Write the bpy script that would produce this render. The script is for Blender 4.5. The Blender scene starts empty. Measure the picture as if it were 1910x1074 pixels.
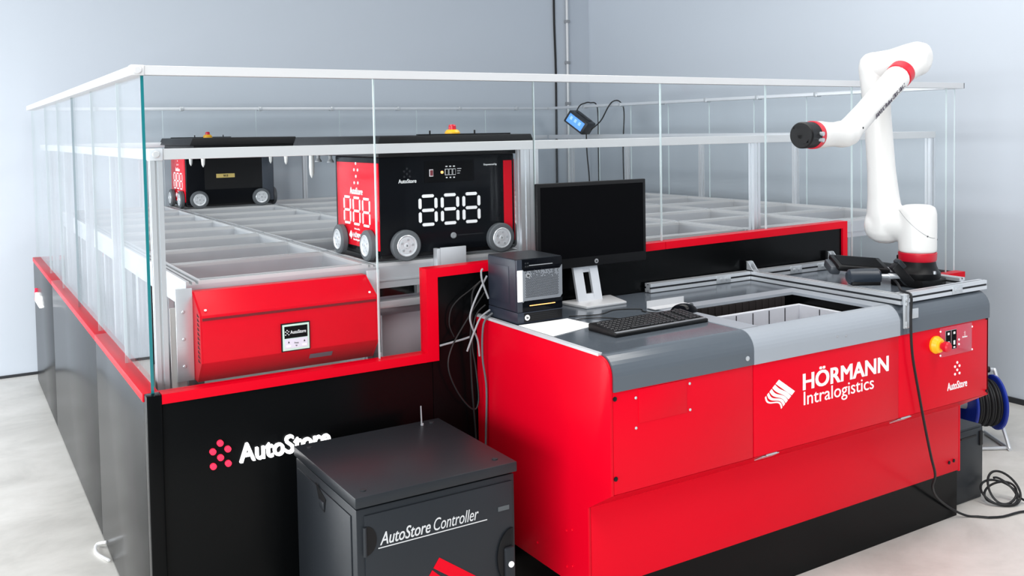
import bpy, bmesh, math, random
from mathutils import Vector, Matrix
random.seed(4)
S = bpy.context.scene
COL = S.collection
PI = math.pi
# ------------------------------------------------------------------ camera
W_PX, H_PX = 1910, 1074
FOC, PPX, PPY = 1764.905, 995.885, 323.448
cd = bpy.data.cameras.new('camera'); cam = bpy.data.objects.new('camera', cd); COL.objects.link(cam)
cd.sensor_fit = 'HORIZONTAL'; cd.sensor_width = 36.0
cd.lens = FOC / W_PX * 36.0
cd.shift_x = -(PPX - W_PX / 2) / W_PX
cd.shift_y = (PPY - H_PX / 2) / W_PX
cd.clip_start = 0.05; cd.clip_end = 100
cam.matrix_world = (Matrix.Translation((0, 0, 1.8)) @ Matrix.Rotation(-.5605, 4, 'Z')
                    @ Matrix.Rotation(1.5257, 4, 'X') @ Matrix.Rotation(-.0162, 4, 'Z'))
S.camera = cam
# ------------------------------------------------------------------ light
wd = bpy.data.worlds.new('world'); S.world = wd; wd.use_nodes = True
bg = wd.node_tree.nodes['Background']
bg.inputs[0].default_value = (0.86, 0.93, 1.0, 1); bg.inputs[1].default_value = 0.34
def area(name, loc, target, sx, sy, energy, color):
    l = bpy.data.lights.new(name, 'AREA'); l.shape = 'RECTANGLE'; l.size = sx; l.size_y = sy
    l.energy = energy; l.color = color
    o = bpy.data.objects.new(name, l); COL.objects.link(o); o.location = loc
    o.rotation_euler = (Vector(target) - Vector(loc)).to_track_quat('-Z', 'Y').to_euler()
    o['kind'] = 'helper'
    return o
area('added_left_light', (-3.2, 6.5, 1.2), (1.2, 7.2, 0.0), 3.0, 2.2, 320, (0.95, 0.98, 1.0))  # unseen area light added low at left to brighten back wall and floor
area('window_daylight', (-4.4, -1.6, 1.6), (5.0, 2.8, 0.9), 7.0, 2.6, 740, (0.92, 0.97, 1.0))
area('ceiling_lamp', (0.4, 1.9, 4.1), (0.4, 1.9, 0), 1.0, 6.0, 165, (1.0, 0.98, 0.95))
area('ceiling_lamp', (3.8, 1.6, 4.1), (3.8, 1.6, 0), 1.0, 6.0, 165, (1.0, 0.98, 0.95))
S.view_settings.view_transform = 'Standard'; S.view_settings.look = 'None'
S.view_settings.gamma = 1.0; S.view_settings.use_curve_mapping = False
S.view_settings.exposure = -0.22
try:
    S.cycles.transparent_max_bounces = 32; S.cycles.max_bounces = 10
    S.cycles.use_denoising = True; S.cycles.sample_clamp_indirect = 6.0
    S.cycles.caustics_reflective = False; S.cycles.caustics_refractive = False
except Exception:
    pass

# ------------------------------------------------------------------ materials
def lin(c):
    return tuple(((v / 255) / 12.92 if v / 255 <= .04045 else ((v / 255 + .055) / 1.055) ** 2.4) for v in c[:3]) + (1,)
def mat(name, rgb, rough=.5, metal=0.0, spec=.5, coat=0.0, vary=.04, scale=30, bump=0.0, emit=None, estr=0, stretch=None):
    m = bpy.data.materials.new(name); m.use_nodes = True
    nt = m.node_tree; b = nt.nodes['Principled BSDF']
    c = lin(rgb)
    b.inputs['Metallic'].default_value = metal; b.inputs['Specular IOR Level'].default_value = spec
    b.inputs['Coat Weight'].default_value = coat; b.inputs['Coat Roughness'].default_value = .08
    tc = nt.nodes.new('ShaderNodeTexCoord'); nz = nt.nodes.new('ShaderNodeTexNoise')
    nz.inputs['Scale'].default_value = scale; nz.inputs['Detail'].default_value = 4
    if stretch:
        mp = nt.nodes.new('ShaderNodeMapping'); mp.inputs['Scale'].default_value = stretch
        nt.links.new(tc.outputs['Object'], mp.inputs['Vector']); nt.links.new(mp.outputs['Vector'], nz.inputs['Vector'])
    else:
        nt.links.new(tc.outputs['Object'], nz.inputs['Vector'])
    rp = nt.nodes.new('ShaderNodeValToRGB')
    rp.color_ramp.elements[0].color = tuple(v * (1 - vary) for v in c[:3]) + (1,)
    rp.color_ramp.elements[1].color = tuple(min(1, v * (1 + vary)) for v in c[:3]) + (1,)
    nt.links.new(nz.outputs['Fac'], rp.inputs['Fac']); nt.links.new(rp.outputs['Color'], b.inputs['Base Color'])
    mr = nt.nodes.new('ShaderNodeMapRange')
    mr.inputs['To Min'].default_value = max(.02, rough * (1 - vary)); mr.inputs['To Max'].default_value = min(1, rough * (1 + vary))
    nt.links.new(nz.outputs['Fac'], mr.inputs['Value']); nt.links.new(mr.outputs['Result'], b.inputs['Roughness'])
    if bump:
        bp = nt.nodes.new('ShaderNodeBump'); bp.inputs['Strength'].default_value = bump; bp.inputs['Distance'].default_value = .01
        nt.links.new(nz.outputs['Fac'], bp.inputs['Height']); nt.links.new(bp.outputs['Normal'], b.inputs['Normal'])
    if emit:
        b.inputs['Emission Color'].default_value = lin(emit); b.inputs['Emission Strength'].default_value = estr
    return m
def glass_mat(name, tint, refl):
    m = bpy.data.materials.new(name); m.use_nodes = True; nt = m.node_tree
    for n in list(nt.nodes): nt.nodes.remove(n)
    out = nt.nodes.new('ShaderNodeOutputMaterial'); mx = nt.nodes.new('ShaderNodeMixShader')
    tr = nt.nodes.new('ShaderNodeBsdfTransparent'); tr.inputs[0].default_value = tint
    gl = nt.nodes.new('ShaderNodeBsdfGlossy'); gl.inputs['Roughness'].default_value = .01; gl.inputs['Color'].default_value = (1, 1, 1, 1)
    lw = nt.nodes.new('ShaderNodeLayerWeight'); lw.inputs['Blend'].default_value = .5
    pw = nt.nodes.new('ShaderNodeMath'); pw.operation = 'POWER'; pw.inputs[1].default_value = 4.0
    ml = nt.nodes.new('ShaderNodeMath'); ml.operation = 'MULTIPLY_ADD'; ml.inputs[1].default_value = .75; ml.inputs[2].default_value = refl
    ml.use_clamp = True
    nt.links.new(lw.outputs['Facing'], pw.inputs[0]); nt.links.new(pw.outputs[0], ml.inputs[0])
    nt.links.new(ml.outputs[0], mx.inputs[0]); nt.links.new(tr.outputs[0], mx.inputs[1]); nt.links.new(gl.outputs[0], mx.inputs[2])
    nt.links.new(mx.outputs[0], out.inputs[0])
    return m
def floor_mat():
    m = mat('polished_concrete', (205, 204, 200), .38, 0, .45, vary=.0)
    nt = m.node_tree; b = nt.nodes['Principled BSDF']
    tc = nt.nodes.new('ShaderNodeTexCoord')
    n1 = nt.nodes.new('ShaderNodeTexNoise'); n1.inputs['Scale'].default_value = 1.5; n1.inputs['Detail'].default_value = 10; n1.inputs['Roughness'].default_value = .66; n1.inputs['Distortion'].default_value = .4
    mp = nt.nodes.new('ShaderNodeMapping'); mp.inputs['Scale'].default_value = (1, 1.5, 1); mp.inputs['Rotation'].default_value = (0, 0, .5)
    nt.links.new(tc.outputs['Object'], mp.inputs[0]); nt.links.new(mp.outputs[0], n1.inputs['Vector'])
    rp = nt.nodes.new('ShaderNodeValToRGB'); e = rp.color_ramp.elements
    e[0].position = .3; e[0].color = lin((190, 187, 181)); e[1].position = .72; e[1].color = lin((228, 225, 220))
    x = e.new(.5); x.color = lin((212, 209, 203))
    nt.links.new(n1.outputs['Fac'], rp.inputs['Fac']); nt.links.new(rp.outputs['Color'], b.inputs['Base Color'])
    return m
RED = mat('red_paint', (213, 3, 31), .3, 0, .11, vary=.008, scale=1.5)
REDG = mat('red_gloss', (226, 8, 36), .14, 0, .2, vary=.008, scale=1.5)
BLACK = mat('black_panel', (7, 8, 9), .24, 0, .12, vary=.03, scale=2)
BLACKP = mat('black_plastic', (14, 14, 16), .45, 0, .25, vary=.1, scale=60)
BLACKG = mat('black_gloss', (8, 10, 15), .12, 0, .10, vary=.05)
SCREEN = mat('screen_off', (3, 3, 5), .5, 0, .06, vary=.02)
ANTH = mat('anthracite_steel', (34, 38, 43), .40, .1, .35, vary=.06, scale=200, bump=.02)
GREY = mat('grey_paint', (84, 91, 99), .16, 0, .4, vary=.02, scale=5)
LGREY = mat('light_grey_paint', (152, 158, 166), .33, 0, .5, vary=.02, scale=5)
ALU = mat('brushed_aluminium', (214, 217, 221), .36, .6, .5, vary=.06, scale=20, stretch=(1, 30, 30))
ALUM = mat('matt_aluminium', (214, 217, 222), .42, .35, .5, vary=.05, scale=14)
RAILW = mat('satin_rail', (208, 209, 211), .4, .25, .5, vary=.02, scale=8)
STEEL = mat('zinc_steel', (196, 200, 204), .32, .5, .5, vary=.08, scale=25)
DSLOT = mat('dark_slot', (40, 42, 46), .6, .2, .3)
WHITE = mat('white_print', (245, 246, 248), .5, 0, .4, vary=.01)
ROBW = mat('white_enamel', (228, 227, 225), .32, 0, .5, vary=.01, scale=6)
PAPER = mat('paper', (250, 250, 250), .8, 0, .2, vary=.01)
BINM = mat('grey_bin_plastic', (205, 206, 212), .5, 0, .4, vary=.03)
YEL = mat('yellow_plastic', (246, 184, 20), .4, 0, .5)
REDP = mat('red_plastic', (205, 20, 44), .35, 0, .5)
TAPE = mat('masking_tape', (222, 196, 120), .7, 0, .2)
HUB = mat('machined_hub', (226, 229, 233), .3, .35, .5, vary=.05, scale=60)
RUB = mat('grey_rubber', (92, 96, 100), .6, 0, .3, vary=.08, scale=40)
RUBK = mat('black_rubber', (18, 18, 20), .5, 0, .4, vary=.1)
GCAB = mat('grey_cable', (150, 152, 156), .5, 0, .4)
BLUE = mat('blue_plastic', (24, 48, 150), .35, 0, .5)
LCD = mat('lcd_blue', (60, 140, 235), .3, 0, .4, emit=(70, 150, 240), estr=.55)
SIGNW = mat('sign_white_lit', (255, 255, 255), .5, 0, .3, emit=(255, 255, 255), estr=1.8)
SIGNR = mat('sign_red_lit', (255, 40, 70), .5, 0, .3, emit=(255, 46, 80), estr=.9)
AMBER = mat('amber_led', (255, 170, 90), .4, 0, .3, emit=(255, 180, 110), estr=2.0)
TEAL = mat('glass_edge', (22, 112, 118), .12, 0, .6, vary=.1, scale=12)
EDGEC = mat('glass_edge_clear', (214, 228, 230), .15, 0, .6, vary=.05, scale=12)
GLASS = glass_mat('clear_glass', (.985, .993, .994, 1), .006)
PLEXI = mat('red_overlay', (196, 40, 66), .2, 0, .5, coat=.3)
WALLM = mat('painted_wall', (194, 201, 210), .8, 0, .25, vary=.012, scale=1.2)
SKIRT = mat('dark_skirting', (38, 40, 44), .5)
FLOORM = floor_mat()
TXTG = mat('grey_print', (200, 202, 204), .5)
BROWN = mat('dark_brush', (44, 40, 40), .9, 0, .1, vary=.3, scale=200)

# ------------------------------------------------------------------ mesh helpers
class MB:
    def __init__(s): s.v = []; s.f = []
    def add(s, vs, fs):
        o = len(s.v); s.v += [Vector(p) for p in vs]; s.f += [tuple(i + o for i in f) for f in fs]; return s
    def box(s, x0, x1, y0, y1, z0, z1):
        return s.add([(x0, y0, z0), (x1, y0, z0), (x1, y1, z0), (x0, y1, z0), (x0, y0, z1), (x1, y0, z1), (x1, y1, z1), (x0, y1, z1)],
                     [(0, 3, 2, 1), (4, 5, 6, 7), (0, 1, 5, 4), (1, 2, 6, 5), (2, 3, 7, 6), (3, 0, 4, 7)])
    def prism(s, poly, vec):
        n = len(poly); a = [Vector(p) for p in poly]; d = Vector(vec)
        nrm = Vector((0, 0, 0))
        for i in range(n): nrm += a[i].cross(a[(i + 1) % n])
        if nrm.dot(d) > 0: a = a[::-1]
        b = [p + d for p in a]
        return s.add(a + b, [tuple(range(n)), tuple(range(2 * n - 1, n - 1, -1))] + [(i, i + n, (i + 1) % n + n, (i + 1) % n) for i in range(n)])
    def cyl(s, p0, p1, r0, r1=None, n=24):
        return s.rings([(p0, r0), (p1, r0 if r1 is None else r1)], n)
    def rings(s, pr, n=24, caps=True):
        """loft circles along a path: list of (point, radius)"""
        pts = [Vector(p) for p, r in pr]; m = len(pts)
        vs = []; u = None
        for i in range(m):
            t = (pts[min(i + 1, m - 1)] - pts[max(i - 1, 0)])
            t = t.normalized() if t.length > 1e-9 else Vector((0, 0, 1))
            if u is None:
                u = t.orthogonal().normalized()
            u = (u - t * u.dot(t)); u = u.normalized() if u.length > 1e-6 else t.orthogonal().normalized()
            w = t.cross(u)
            for k in range(n):
                a = 2 * PI * k / n
                vs.append(pts[i] + (u * math.cos(a) + w * math.sin(a)) * pr[i][1])
        fs = []
        for i in range(m - 1):
            for k in range(n):
                k2 = (k + 1) % n
                fs.append((i * n + k, i * n + k2, (i + 1) * n + k2, (i + 1) * n + k))
        if caps:
            fs.append(tuple(range(n - 1, -1, -1))); fs.append(tuple((m - 1) * n + k for k in range(n)))
        return s.add(vs, fs)
    def tube(s, pts, r, n=8, sm=6):
        P = [Vector(p) for p in pts]
        if sm > 1 and len(P) > 2:
            Q = []
            for i in range(len(P) - 1):
                p0 = P[max(i - 1, 0)]; p1 = P[i]; p2 = P[i + 1]; p3 = P[min(i + 2, len(P) - 1)]
                for k in range(sm):
                    t = k / sm
                    Q.append(.5 * ((2 * p1) + (p2 - p0) * t + (2 * p0 - 5 * p1 + 4 * p2 - p3) * t * t + (3 * p1 - p0 - 3 * p2 + p3) * t ** 3))
            Q.append(P[-1]); P = Q
        return s.rings([(p, r) for p in P], n)
    def lathe(s, prof, c, ax=(0, 0, 1), n=28):
        """prof: list of (radius, distance along ax)"""
        a = Vector(ax).normalized(); u = a.orthogonal().normalized(); w = a.cross(u); c = Vector(c)
        vs = []; m = len(prof)
        for r, h in prof:
            for k in range(n):
                t = 2 * PI * k / n; vs.append(c + a * h + (u * math.cos(t) + w * math.sin(t)) * max(r, 1e-5))
        fs = [(i * n + k, i * n + (k + 1) % n, (i + 1) * n + (k + 1) % n, (i + 1) * n + k) for i in range(m - 1) for k in range(n)]
        fs.append(tuple(range(n - 1, -1, -1))); fs.append(tuple((m - 1) * n + k for k in range(n)))
        return s.add(vs, fs)
    def ball(s, c, r, ax=(0, 0, 1), n=20, sq=1.0):
        k = 10
        return s.lathe([(r * math.sin(PI * i / k), -r * sq * math.cos(PI * i / k)) for i in range(k + 1)], c, ax, n)
    def xf(s, M): s.v = [M @ p for p in s.v]; return s
def box(*a): return MB().box(*a)
ORG = {}
def mesh_from(mb, name, off=Vector((0, 0, 0)), bevel=0, seg=2, smooth=28):
    bm = bmesh.new(); vs = [bm.verts.new(p - off) for p in mb.v]
    for f in mb.f:
        try: bm.faces.new([vs[i] for i in f])
        except ValueError: pass
    bmesh.ops.recalc_face_normals(bm, faces=bm.faces)
    if bevel:
        es = [e for e in bm.edges if len(e.link_faces) == 2 and e.calc_face_angle(0) > .6]
        bmesh.ops.bevel(bm, geom=es, offset=bevel, segments=seg, affect='EDGES', profile=.5, clamp_overlap=True)
    me = bpy.data.meshes.new(name); bm.to_mesh(me); bm.free()
    if smooth:
        me.polygons.foreach_set('use_smooth', [True] * len(me.polygons))
        me.set_sharp_from_angle(angle=math.radians(smooth))
    return me
def obj(name, mb, m, parent=None, bevel=0, seg=2, smooth=28, label=None, kind=None):
    off = ORG.get(parent.name, Vector((0, 0, 0))) if parent else Vector((0, 0, 0))
    me = mesh_from(mb, name, off, bevel, seg, smooth); me.materials.append(m)
    o = bpy.data.objects.new(name, me); COL.objects.link(o)
    if parent: o.parent = parent; ORG[o.name] = off
    if label: o['label'] = label
    if kind: o['kind'] = kind
    return o
def thing(name, label, cat, loc, group=None):
    o = bpy.data.objects.new(name, None); COL.objects.link(o); o.location = loc; o.empty_display_size = .1
    o['label'] = label; o['category'] = cat
    if group: o['group'] = group
    ORG[o.name] = Vector(loc)
    return o
def tag(o, label, cat, group=None):
    o['label'] = label; o['category'] = cat
    if group: o['group'] = group
    return o
def struct(name, mb, m, **k):
    o = obj(name, mb, m, **k); o['kind'] = 'structure'; return o
def place(o, dx, dy, dz):
    c = o.copy(); COL.objects.link(c); c.location = Vector(o.location) + Vector((dx, dy, dz)); return c
def copy_tree(root, loc, rz):
    r = root.copy(); COL.objects.link(r); r.location = loc; r.rotation_euler = (0, 0, rz)
    for ch in list(root.children):
        c = ch.copy(); COL.objects.link(c); c.parent = r; ORG[c.name] = ORG[ch.name]
        for g in list(ch.children):
            d = g.copy(); COL.objects.link(d); d.parent = c
    ORG[r.name] = ORG[root.name]
    return r
_txt = {}
def text_mb(body, width=None, height=None, bold=0.0, shear=0.0, depth=.002, spacing=1.0):
    """lettering as a mesh builder lying in XY, lower-left corner at the origin"""
    cu = bpy.data.curves.new('lettering', 'FONT'); cu.body = body; cu.size = 1; cu.offset = min(bold, 0.0); cu.shear = shear
    cu.space_character = spacing; cu.extrude = .01; cu.resolution_u = 4
    o = bpy.data.objects.new('lettering_tmp', cu); COL.objects.link(o)
    dg = bpy.context.evaluated_depsgraph_get(); me = bpy.data.meshes.new_from_object(o.evaluated_get(dg))
    mb = MB(); mb.v = [v.co.copy() for v in me.vertices]; mb.f = [tuple(p.vertices) for p in me.polygons]
    bpy.data.objects.remove(o); bpy.data.curves.remove(cu); bpy.data.meshes.remove(me)
    if bold > 0:   # heavier strokes: the outline repeated a hair to each side
        base = [v.copy() for v in mb.v]; bf = list(mb.f); mb.v = []; mb.f = []
        for k, (dx, dy) in enumerate(((-1, -.6), (1, -.6), (1, .6), (-1, .6), (0, 0))):
            mb.add([v + Vector((dx * bold, dy * bold, k * .0022)) for v in base], bf)
    x0 = min(p.x for p in mb.v); x1 = max(p.x for p in mb.v); y0 = min(p.y for p in mb.v); y1 = max(p.y for p in mb.v)
    sx = width / (x1 - x0) if width else None; sy = height / (y1 - y0) if height else sx
    if sx is None: sx = sy
    mb.v = [Vector(((p.x - x0) * sx, (p.y - y0) * sy, p.z / .01 * depth / 2 + depth / 2)) for p in mb.v]
    return mb
def front(x, y, z):      # local XY sheet -> plane facing -Y (towards the camera), origin at x,y,z
    return Matrix.Translation((x, y, z)) @ Matrix(((1, 0, 0, 0), (0, 0, -1, 0), (0, 1, 0, 0), (0, 0, 0, 1)))
def leftf(x, y, z):      # plane facing -X, text runs towards -Y
    return Matrix.Translation((x, y, z)) @ Matrix(((0, 0, -1, 0), (-1, 0, 0, 0), (0, 1, 0, 0), (0, 0, 0, 1)))
def rightf(x, y, z):     # plane facing +X, text runs towards +Y
    return Matrix.Translation((x, y, z)) @ Matrix(((0, 0, 1, 0), (1, 0, 0, 0), (0, 1, 0, 0), (0, 0, 0, 1)))
def disc2(mb, x, y, r, d=.002, n=16):
    return mb.prism([(x + r * math.cos(2 * PI * k / n), y + r * math.sin(2 * PI * k / n), 0) for k in range(n)], (0, 0, d))
DOTS = [(.5, 1.0), (1.0, .67), (0, .67), (.5, .34), (1.0, .01), (0, .0)]
def dots_mb(w, h, r, d=.002):
    mb = MB()
    for a, b in DOTS: disc2(mb, a * w, b * h, r, d, 12)
    return mb
def stripes(T, R_, L):
    """the five waving bars of the slanted square emblem, list of builders in the XY sheet"""
    T, R_, L = Vector((*T, 0)), Vector((*R_, 0)), Vector((*L, 0)); out = []
    vs = [(0, .215), (.255, .43), (.475, .615), (.665, .775), (.84, .91)]
    for k, (a, b) in enumerate(vs):
        def P(u, v): return T + (R_ - T) * u + (L - T) * (v + (.055 * k * .55) * math.sin(2 * PI * u))
        N = 14
        poly = [P(i / N, a) for i in range(N + 1)] + [P(i / N, b) for i in range(N, -1, -1)]
        mb = MB()
        for i in range(N):
            mb.prism([P(i / N, a), P((i + 1) / N, a), P((i + 1) / N, b), P(i / N, b)], (0, 0, .002))
        out.append(mb)
    return out
def seg_digits(w, h, gap, t, d=.003):
    """three seven-segment eights: list of builders for each bar"""
    out = []
    def bar(x0, y0, x1, y1):
        mb = MB(); dx, dy = x1 - x0, y1 - y0; L = math.hypot(dx, dy); ux, uy = dx / L, dy / L; px, py = -uy * t / 2, ux * t / 2
        e = t * .4
        mb.prism([(x0, y0, 0), (x0 + ux * e + px, y0 + uy * e + py, 0), (x1 - ux * e + px, y1 - uy * e + py, 0), (x1, y1, 0),
                  (x1 - ux * e - px, y1 - uy * e - py, 0), (x0 + ux * e - px, y0 + uy * e - py, 0)], (0, 0, d)); out.append(mb)
    g = t * .62
    for k in range(3):
        x = k * (w + gap)
        for y in (0, h / 2, h): bar(x + g, y, x + w - g, y)
        for xx in (x, x + w):
            bar(xx, g, xx, h / 2 - g * .7); bar(xx, h / 2 + g * .7, xx, h - g)
    return out
def screw(p, ax, r, m, parent, name='screw'):
    return obj(name, MB().lathe([(r, 0), (r, .0025), (r * .6, .004)], p, ax, 12), m, parent)

# ================================================================== setting
WX, WY = 5.80, 8.12
struct('floor', box(-9, WX + .1, -6, WY + .1, -.1, 0), FLOORM, smooth=0)
struct('wall_back', box(-9, WX + .12, WY, WY + .12, 0, 5.8), WALLM, smooth=0)
struct('wall_right', box(WX, WX + .12, -6, WY, 0, 5.8), WALLM, smooth=0)
struct('baseboard_right', box(WX - .012, WX, -6, WY, 0, .035), SKIRT, smooth=0)
struct('baseboard_back', box(-9, WX - .012, WY - .012, WY, 0, .02), SKIRT, smooth=0)

# ================================================================== glazed enclosure
EX0, EX1, EY0, EY1 = .558, 5.12, 3.38, 7.87
PT = .926
enc = thing('glazed_enclosure', 'black and red low wall topped with clear glass panes around the storage grid', 'enclosure', (EX0, EY0, 0))
def xz(p): return [(a, 0, b) for a, b in p]
def fprism(poly, y0, y1): return MB().prism([(a, y0, b) for a, b in poly], (0, y1 - y0, 0))
def sl(x): return 1.262 + (x - 1.6) * .0125
obj('corner_post', box(EX0, .607, 3.365, 3.412, 0, PT), BLACK, enc, .003)
obj('panel', box(.608, 1.63, EY0, 3.402, .0, .895), BLACK, enc, .001)
obj('panel', fprism([(1.632, 0), (4.06, 0), (4.06, 1.262), (1.632, 1.232)], EY0, 3.402), BLACK, enc)
obj('panel', box(4.062, EX1, EY0, 3.402, 0, .895), BLACK, enc, .001)
for poly in ([(.608, .892), (1.655, .892), (1.605, PT), (.608, PT)],
             [(1.605, PT), (1.655, .892), (1.655, sl(1.6) - .036), (1.605, sl(1.6))],
             [(1.605, sl(1.6)), (1.655, sl(1.6) - .036), (2.825, sl(2.83) - .034), (2.825, sl(2.83))],
             [(2.828, sl(2.83)), (2.828, sl(2.83) - .034), (4.045, sl(4.05) - .036), (4.08, sl(4.08))],
             [(4.08, sl(4.08)), (4.045, sl(4.05) - .036), (4.045, .892), (4.08, .892)],
             [(4.083, .892), (EX1, .892), (EX1, PT), (4.083, PT)]):
    obj('red_trim', fprism(poly, 3.368, 3.43), RED, enc)
for a, b in ((3.414, 4.588), (4.592, 6.50), (6.504, EY1)):
    obj('panel', box(EX0, EX0 + .022, a, b, .012, .897), BLACK, enc, .001)
    obj('red_trim', box(EX0 - .004, EX0 + .05, a, b, .897, PT), RED, enc, .002)
obj('panel', box(EX0 + .022, EX1, EY1 - .022, EY1, .012, .897), BLACK, enc)
obj('red_trim', box(EX0 + .05, EX1, EY1 - .05, EY1 + .004, .897, PT), RED, enc)
obj('panel', box(EX1 - .022, EX1, 3.403, EY1 - .024, .012, .92), BLACK, enc)
GT = 2.014
def pane(mb, edges, teal):
    p = obj('glass_pane', mb, GLASS, enc, smooth=0)
    for e, t in zip(edges, teal):
        obj('pane_edge', e, TEAL if t else EDGEC, p, smooth=0)
fx = [.582, 1.418, 2.142, 2.837, 3.517, 4.166, 4.995]
gy0, gy1 = 3.405, 3.415
for i in range(6):
    a, b = fx[i] + .002, fx[i + 1] - .002
    if i == 1: poly = [(a, PT), (1.6, PT), (1.6, 1.25), (b, 1.25), (b, GT), (a, GT)]
    else:
        z = PT if i in (0, 5) else sl((a + b) / 2) - .02
        poly = [(a, z), (b, z), (b, GT), (a, GT)]
    zz = (poly[0][1], [q for q in poly if q[0] == b][0][1])
    pane(fprism(poly, gy0, gy1), [box(a - (.002 if i == 0 else .0008), a, gy0, gy1, zz[0], GT), box(b, b + .0008, gy0, gy1, zz[1], GT)], (i == 0, False))
lx0, lx1 = EX0 + .022, EX0 + .032
ly = [3.40, 3.925, 4.655, 5.385, 6.115, 6.845, 7.85]
for i in range(6):
    a, b = ly[i] + .002, ly[i + 1] - .002
    pane(box(lx0, lx1, a, b, PT - .004, GT), [box(lx0, lx1, a - (.002 if i == 0 else .001), a, PT, GT), box(lx0, lx1, b, b + .001, PT, GT)], (i in (0, 3), i == 2))
bx = [.60, 1.49, 2.22, 2.943, 3.674, 4.389, 5.10]
for i in range(6):
    a, b = bx[i] + .002, bx[i + 1] - .002
    pane(box(a, b, EY1 - .03, EY1 - .02, PT, GT), [box(a - .001, a, EY1 - .03, EY1 - .02, PT, GT)], (False,))
ry = [3.43, 4.10, 4.56, 5.06, 5.54, 6.03, 6.53, 7.0, 7.48, 7.83]
for i in range(9):
    a, b = ry[i] + .002, ry[i + 1] - .002
    pane(box(EX1 - .02, EX1 - .01, a, b, PT, GT), [box(EX1 - .02, EX1 - .01, a - .001, a, PT, GT)], (False,))
tr = obj('top_rail', box(.55, 5.13, 3.388, 3.430, 2.008, 2.040), RAILW, enc, .001, 1)
obj('end_cap', box(.548, .592, 3.384, 3.432, 2.006, 2.042), RAILW, tr, .004)
obj('cap_bolt', MB().lathe([(.013, 0), (.013, .003), (.010, .005)], (.570, 3.384, 2.024), (0, -1, 0), 20), RAILW, tr)
obj('end_cap', box(5.13, 5.135, 3.388, 3.43, 2.008, 2.04), BLACKP, tr)
obj('top_rail', box(.552, .594, 3.433, EY1, 2.008, 2.040), RAILW, enc, .001, 1)
obj('top_rail', box(.594, 5.13, EY1 - .045, EY1 - .005, 2.006, 2.03), ALUM, enc, .003)
obj('top_rail', box(EX1 - .035, EX1 + .005, 3.432, EY1 - .046, 2.006, 2.03), ALUM, enc, .003)
for k in range(7):
    obj('rail_clamp', box(1.0 + k * .62, 1.03 + k * .62, EY1 - .05, EY1 - .001, 2.0, 2.034), STEEL, enc, .003)
    obj('rail_clamp', box(EX1 - .04, EX1 + .008, 3.9 + k * .55, 3.93 + k * .55, 2.0, 2.034), STEEL, enc, .003)
# illuminated sign, standing proud of the wall
for a, b in DOTS:
    obj('sign_dot', MB().lathe([(.0108, 0), (.0108, .012), (.009, .014)], (.7715 + a * .0515, EY0, .643 + b * .078), (0, -1, 0), 20), SIGNR, enc)
obj('sign_lettering', text_mb('AutoStore', .335, .068, .014, depth=.014).xf(front(.862, EY0 - .001, .638)), SIGNW, enc, smooth=0)
for a, b in DOTS:
    obj('sign_dot', MB().lathe([(.011, 0), (.011, .012)], (EX0, 7.70 - a * .054, .641 + b * .071), (-1, 0, 0), 12), SIGNR, enc)
obj('sign_lettering', text_mb('AutoStore', .335, .068, .012, depth=.012).xf(leftf(EX0, 7.60, .638)), SIGNW, enc, smooth=0)
ft = obj('levelling_strap', MB().tube([(.556, 4.46, .03), (.52, 4.50, .012), (.512, 4.42, .006), (.545, 4.31, .008)], .006, 6), WHITE, enc)

# ================================================================== storage grid
ZG = 1.26
GX = [.785 + .71 * k for k in range(7)]
GY = [3.68 + .512 * k for k in range(9)]
grid = thing('storage_grid', 'silver aluminium storage grid of crossing rails inside the glass enclosure', 'rail grid', (GX[0], GY[0], 0))
def track_mb(x0, x1, y0, y1, along):
    mb = box(x0, x1, y0, y1, ZG - .105, ZG - .014)
    w = .011
    if along == 'x':
        mb.box(x0, x1, y0, y0 + w, ZG - .014, ZG); mb.box(x0, x1, y1 - w, y1, ZG - .014, ZG)
        mb.box(x0, x1, y0 + .0225, y1 - .0225, ZG - .014, ZG - .003)
        mb.box(x0, x1, y0 - .004, y0, ZG - .075, ZG - .068); mb.box(x0, x1, y1, y1 + .004, ZG - .075, ZG - .068)
    else:
        mb.box(x0, x0 + w, y0, y1, ZG - .014, ZG); mb.box(x1 - w, x1, y0, y1, ZG - .014, ZG)
        mb.box(x0 + .0225, x1 - .0225, y0, y1, ZG - .014, ZG - .003)
    return mb
hw = .028
TRACKW = mat('track_web', (196, 199, 204), .45, .4, .5, vary=.05, scale=14)
def two_tone(o):
    o.data.materials.append(TRACKW); off = ORG[o.name]
    for q in o.data.polygons:
        if (q.center.z + off.z) < ZG - .0145: q.material_index = 1
    return o
long_t = obj('long_track', track_mb(GX[0] - hw, GX[0] + hw, GY[0] - .029, GY[-1] + .029, 'y'), RAILW, grid, smooth=0); two_tone(long_t)
for k in range(1, 7): place(long_t, GX[k] - GX[0], 0, 0)
ct = obj('cross_track', track_mb(GX[0] + hw, GX[1] - hw, GY[0] - hw, GY[0] + hw, 'x'), RAILW, grid, smooth=0); two_tone(ct)
for i in range(6):
    for j in range(9):
        if i or j: place(ct, GX[i] - GX[0], GY[j] - GY[0], 0)
clip = obj('joint_clip', box(GX[1] - .02, GX[1] + .02, GY[1] + .03, GY[1] + .042, ZG - .012, ZG + .002), STEEL, grid, smooth=0)
for i in range(1, 7):
    for j in range(1, 8):
        if (i, j) != (1, 1): place(clip, GX[i] - GX[1], GY[j] - GY[1], 0)
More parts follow.
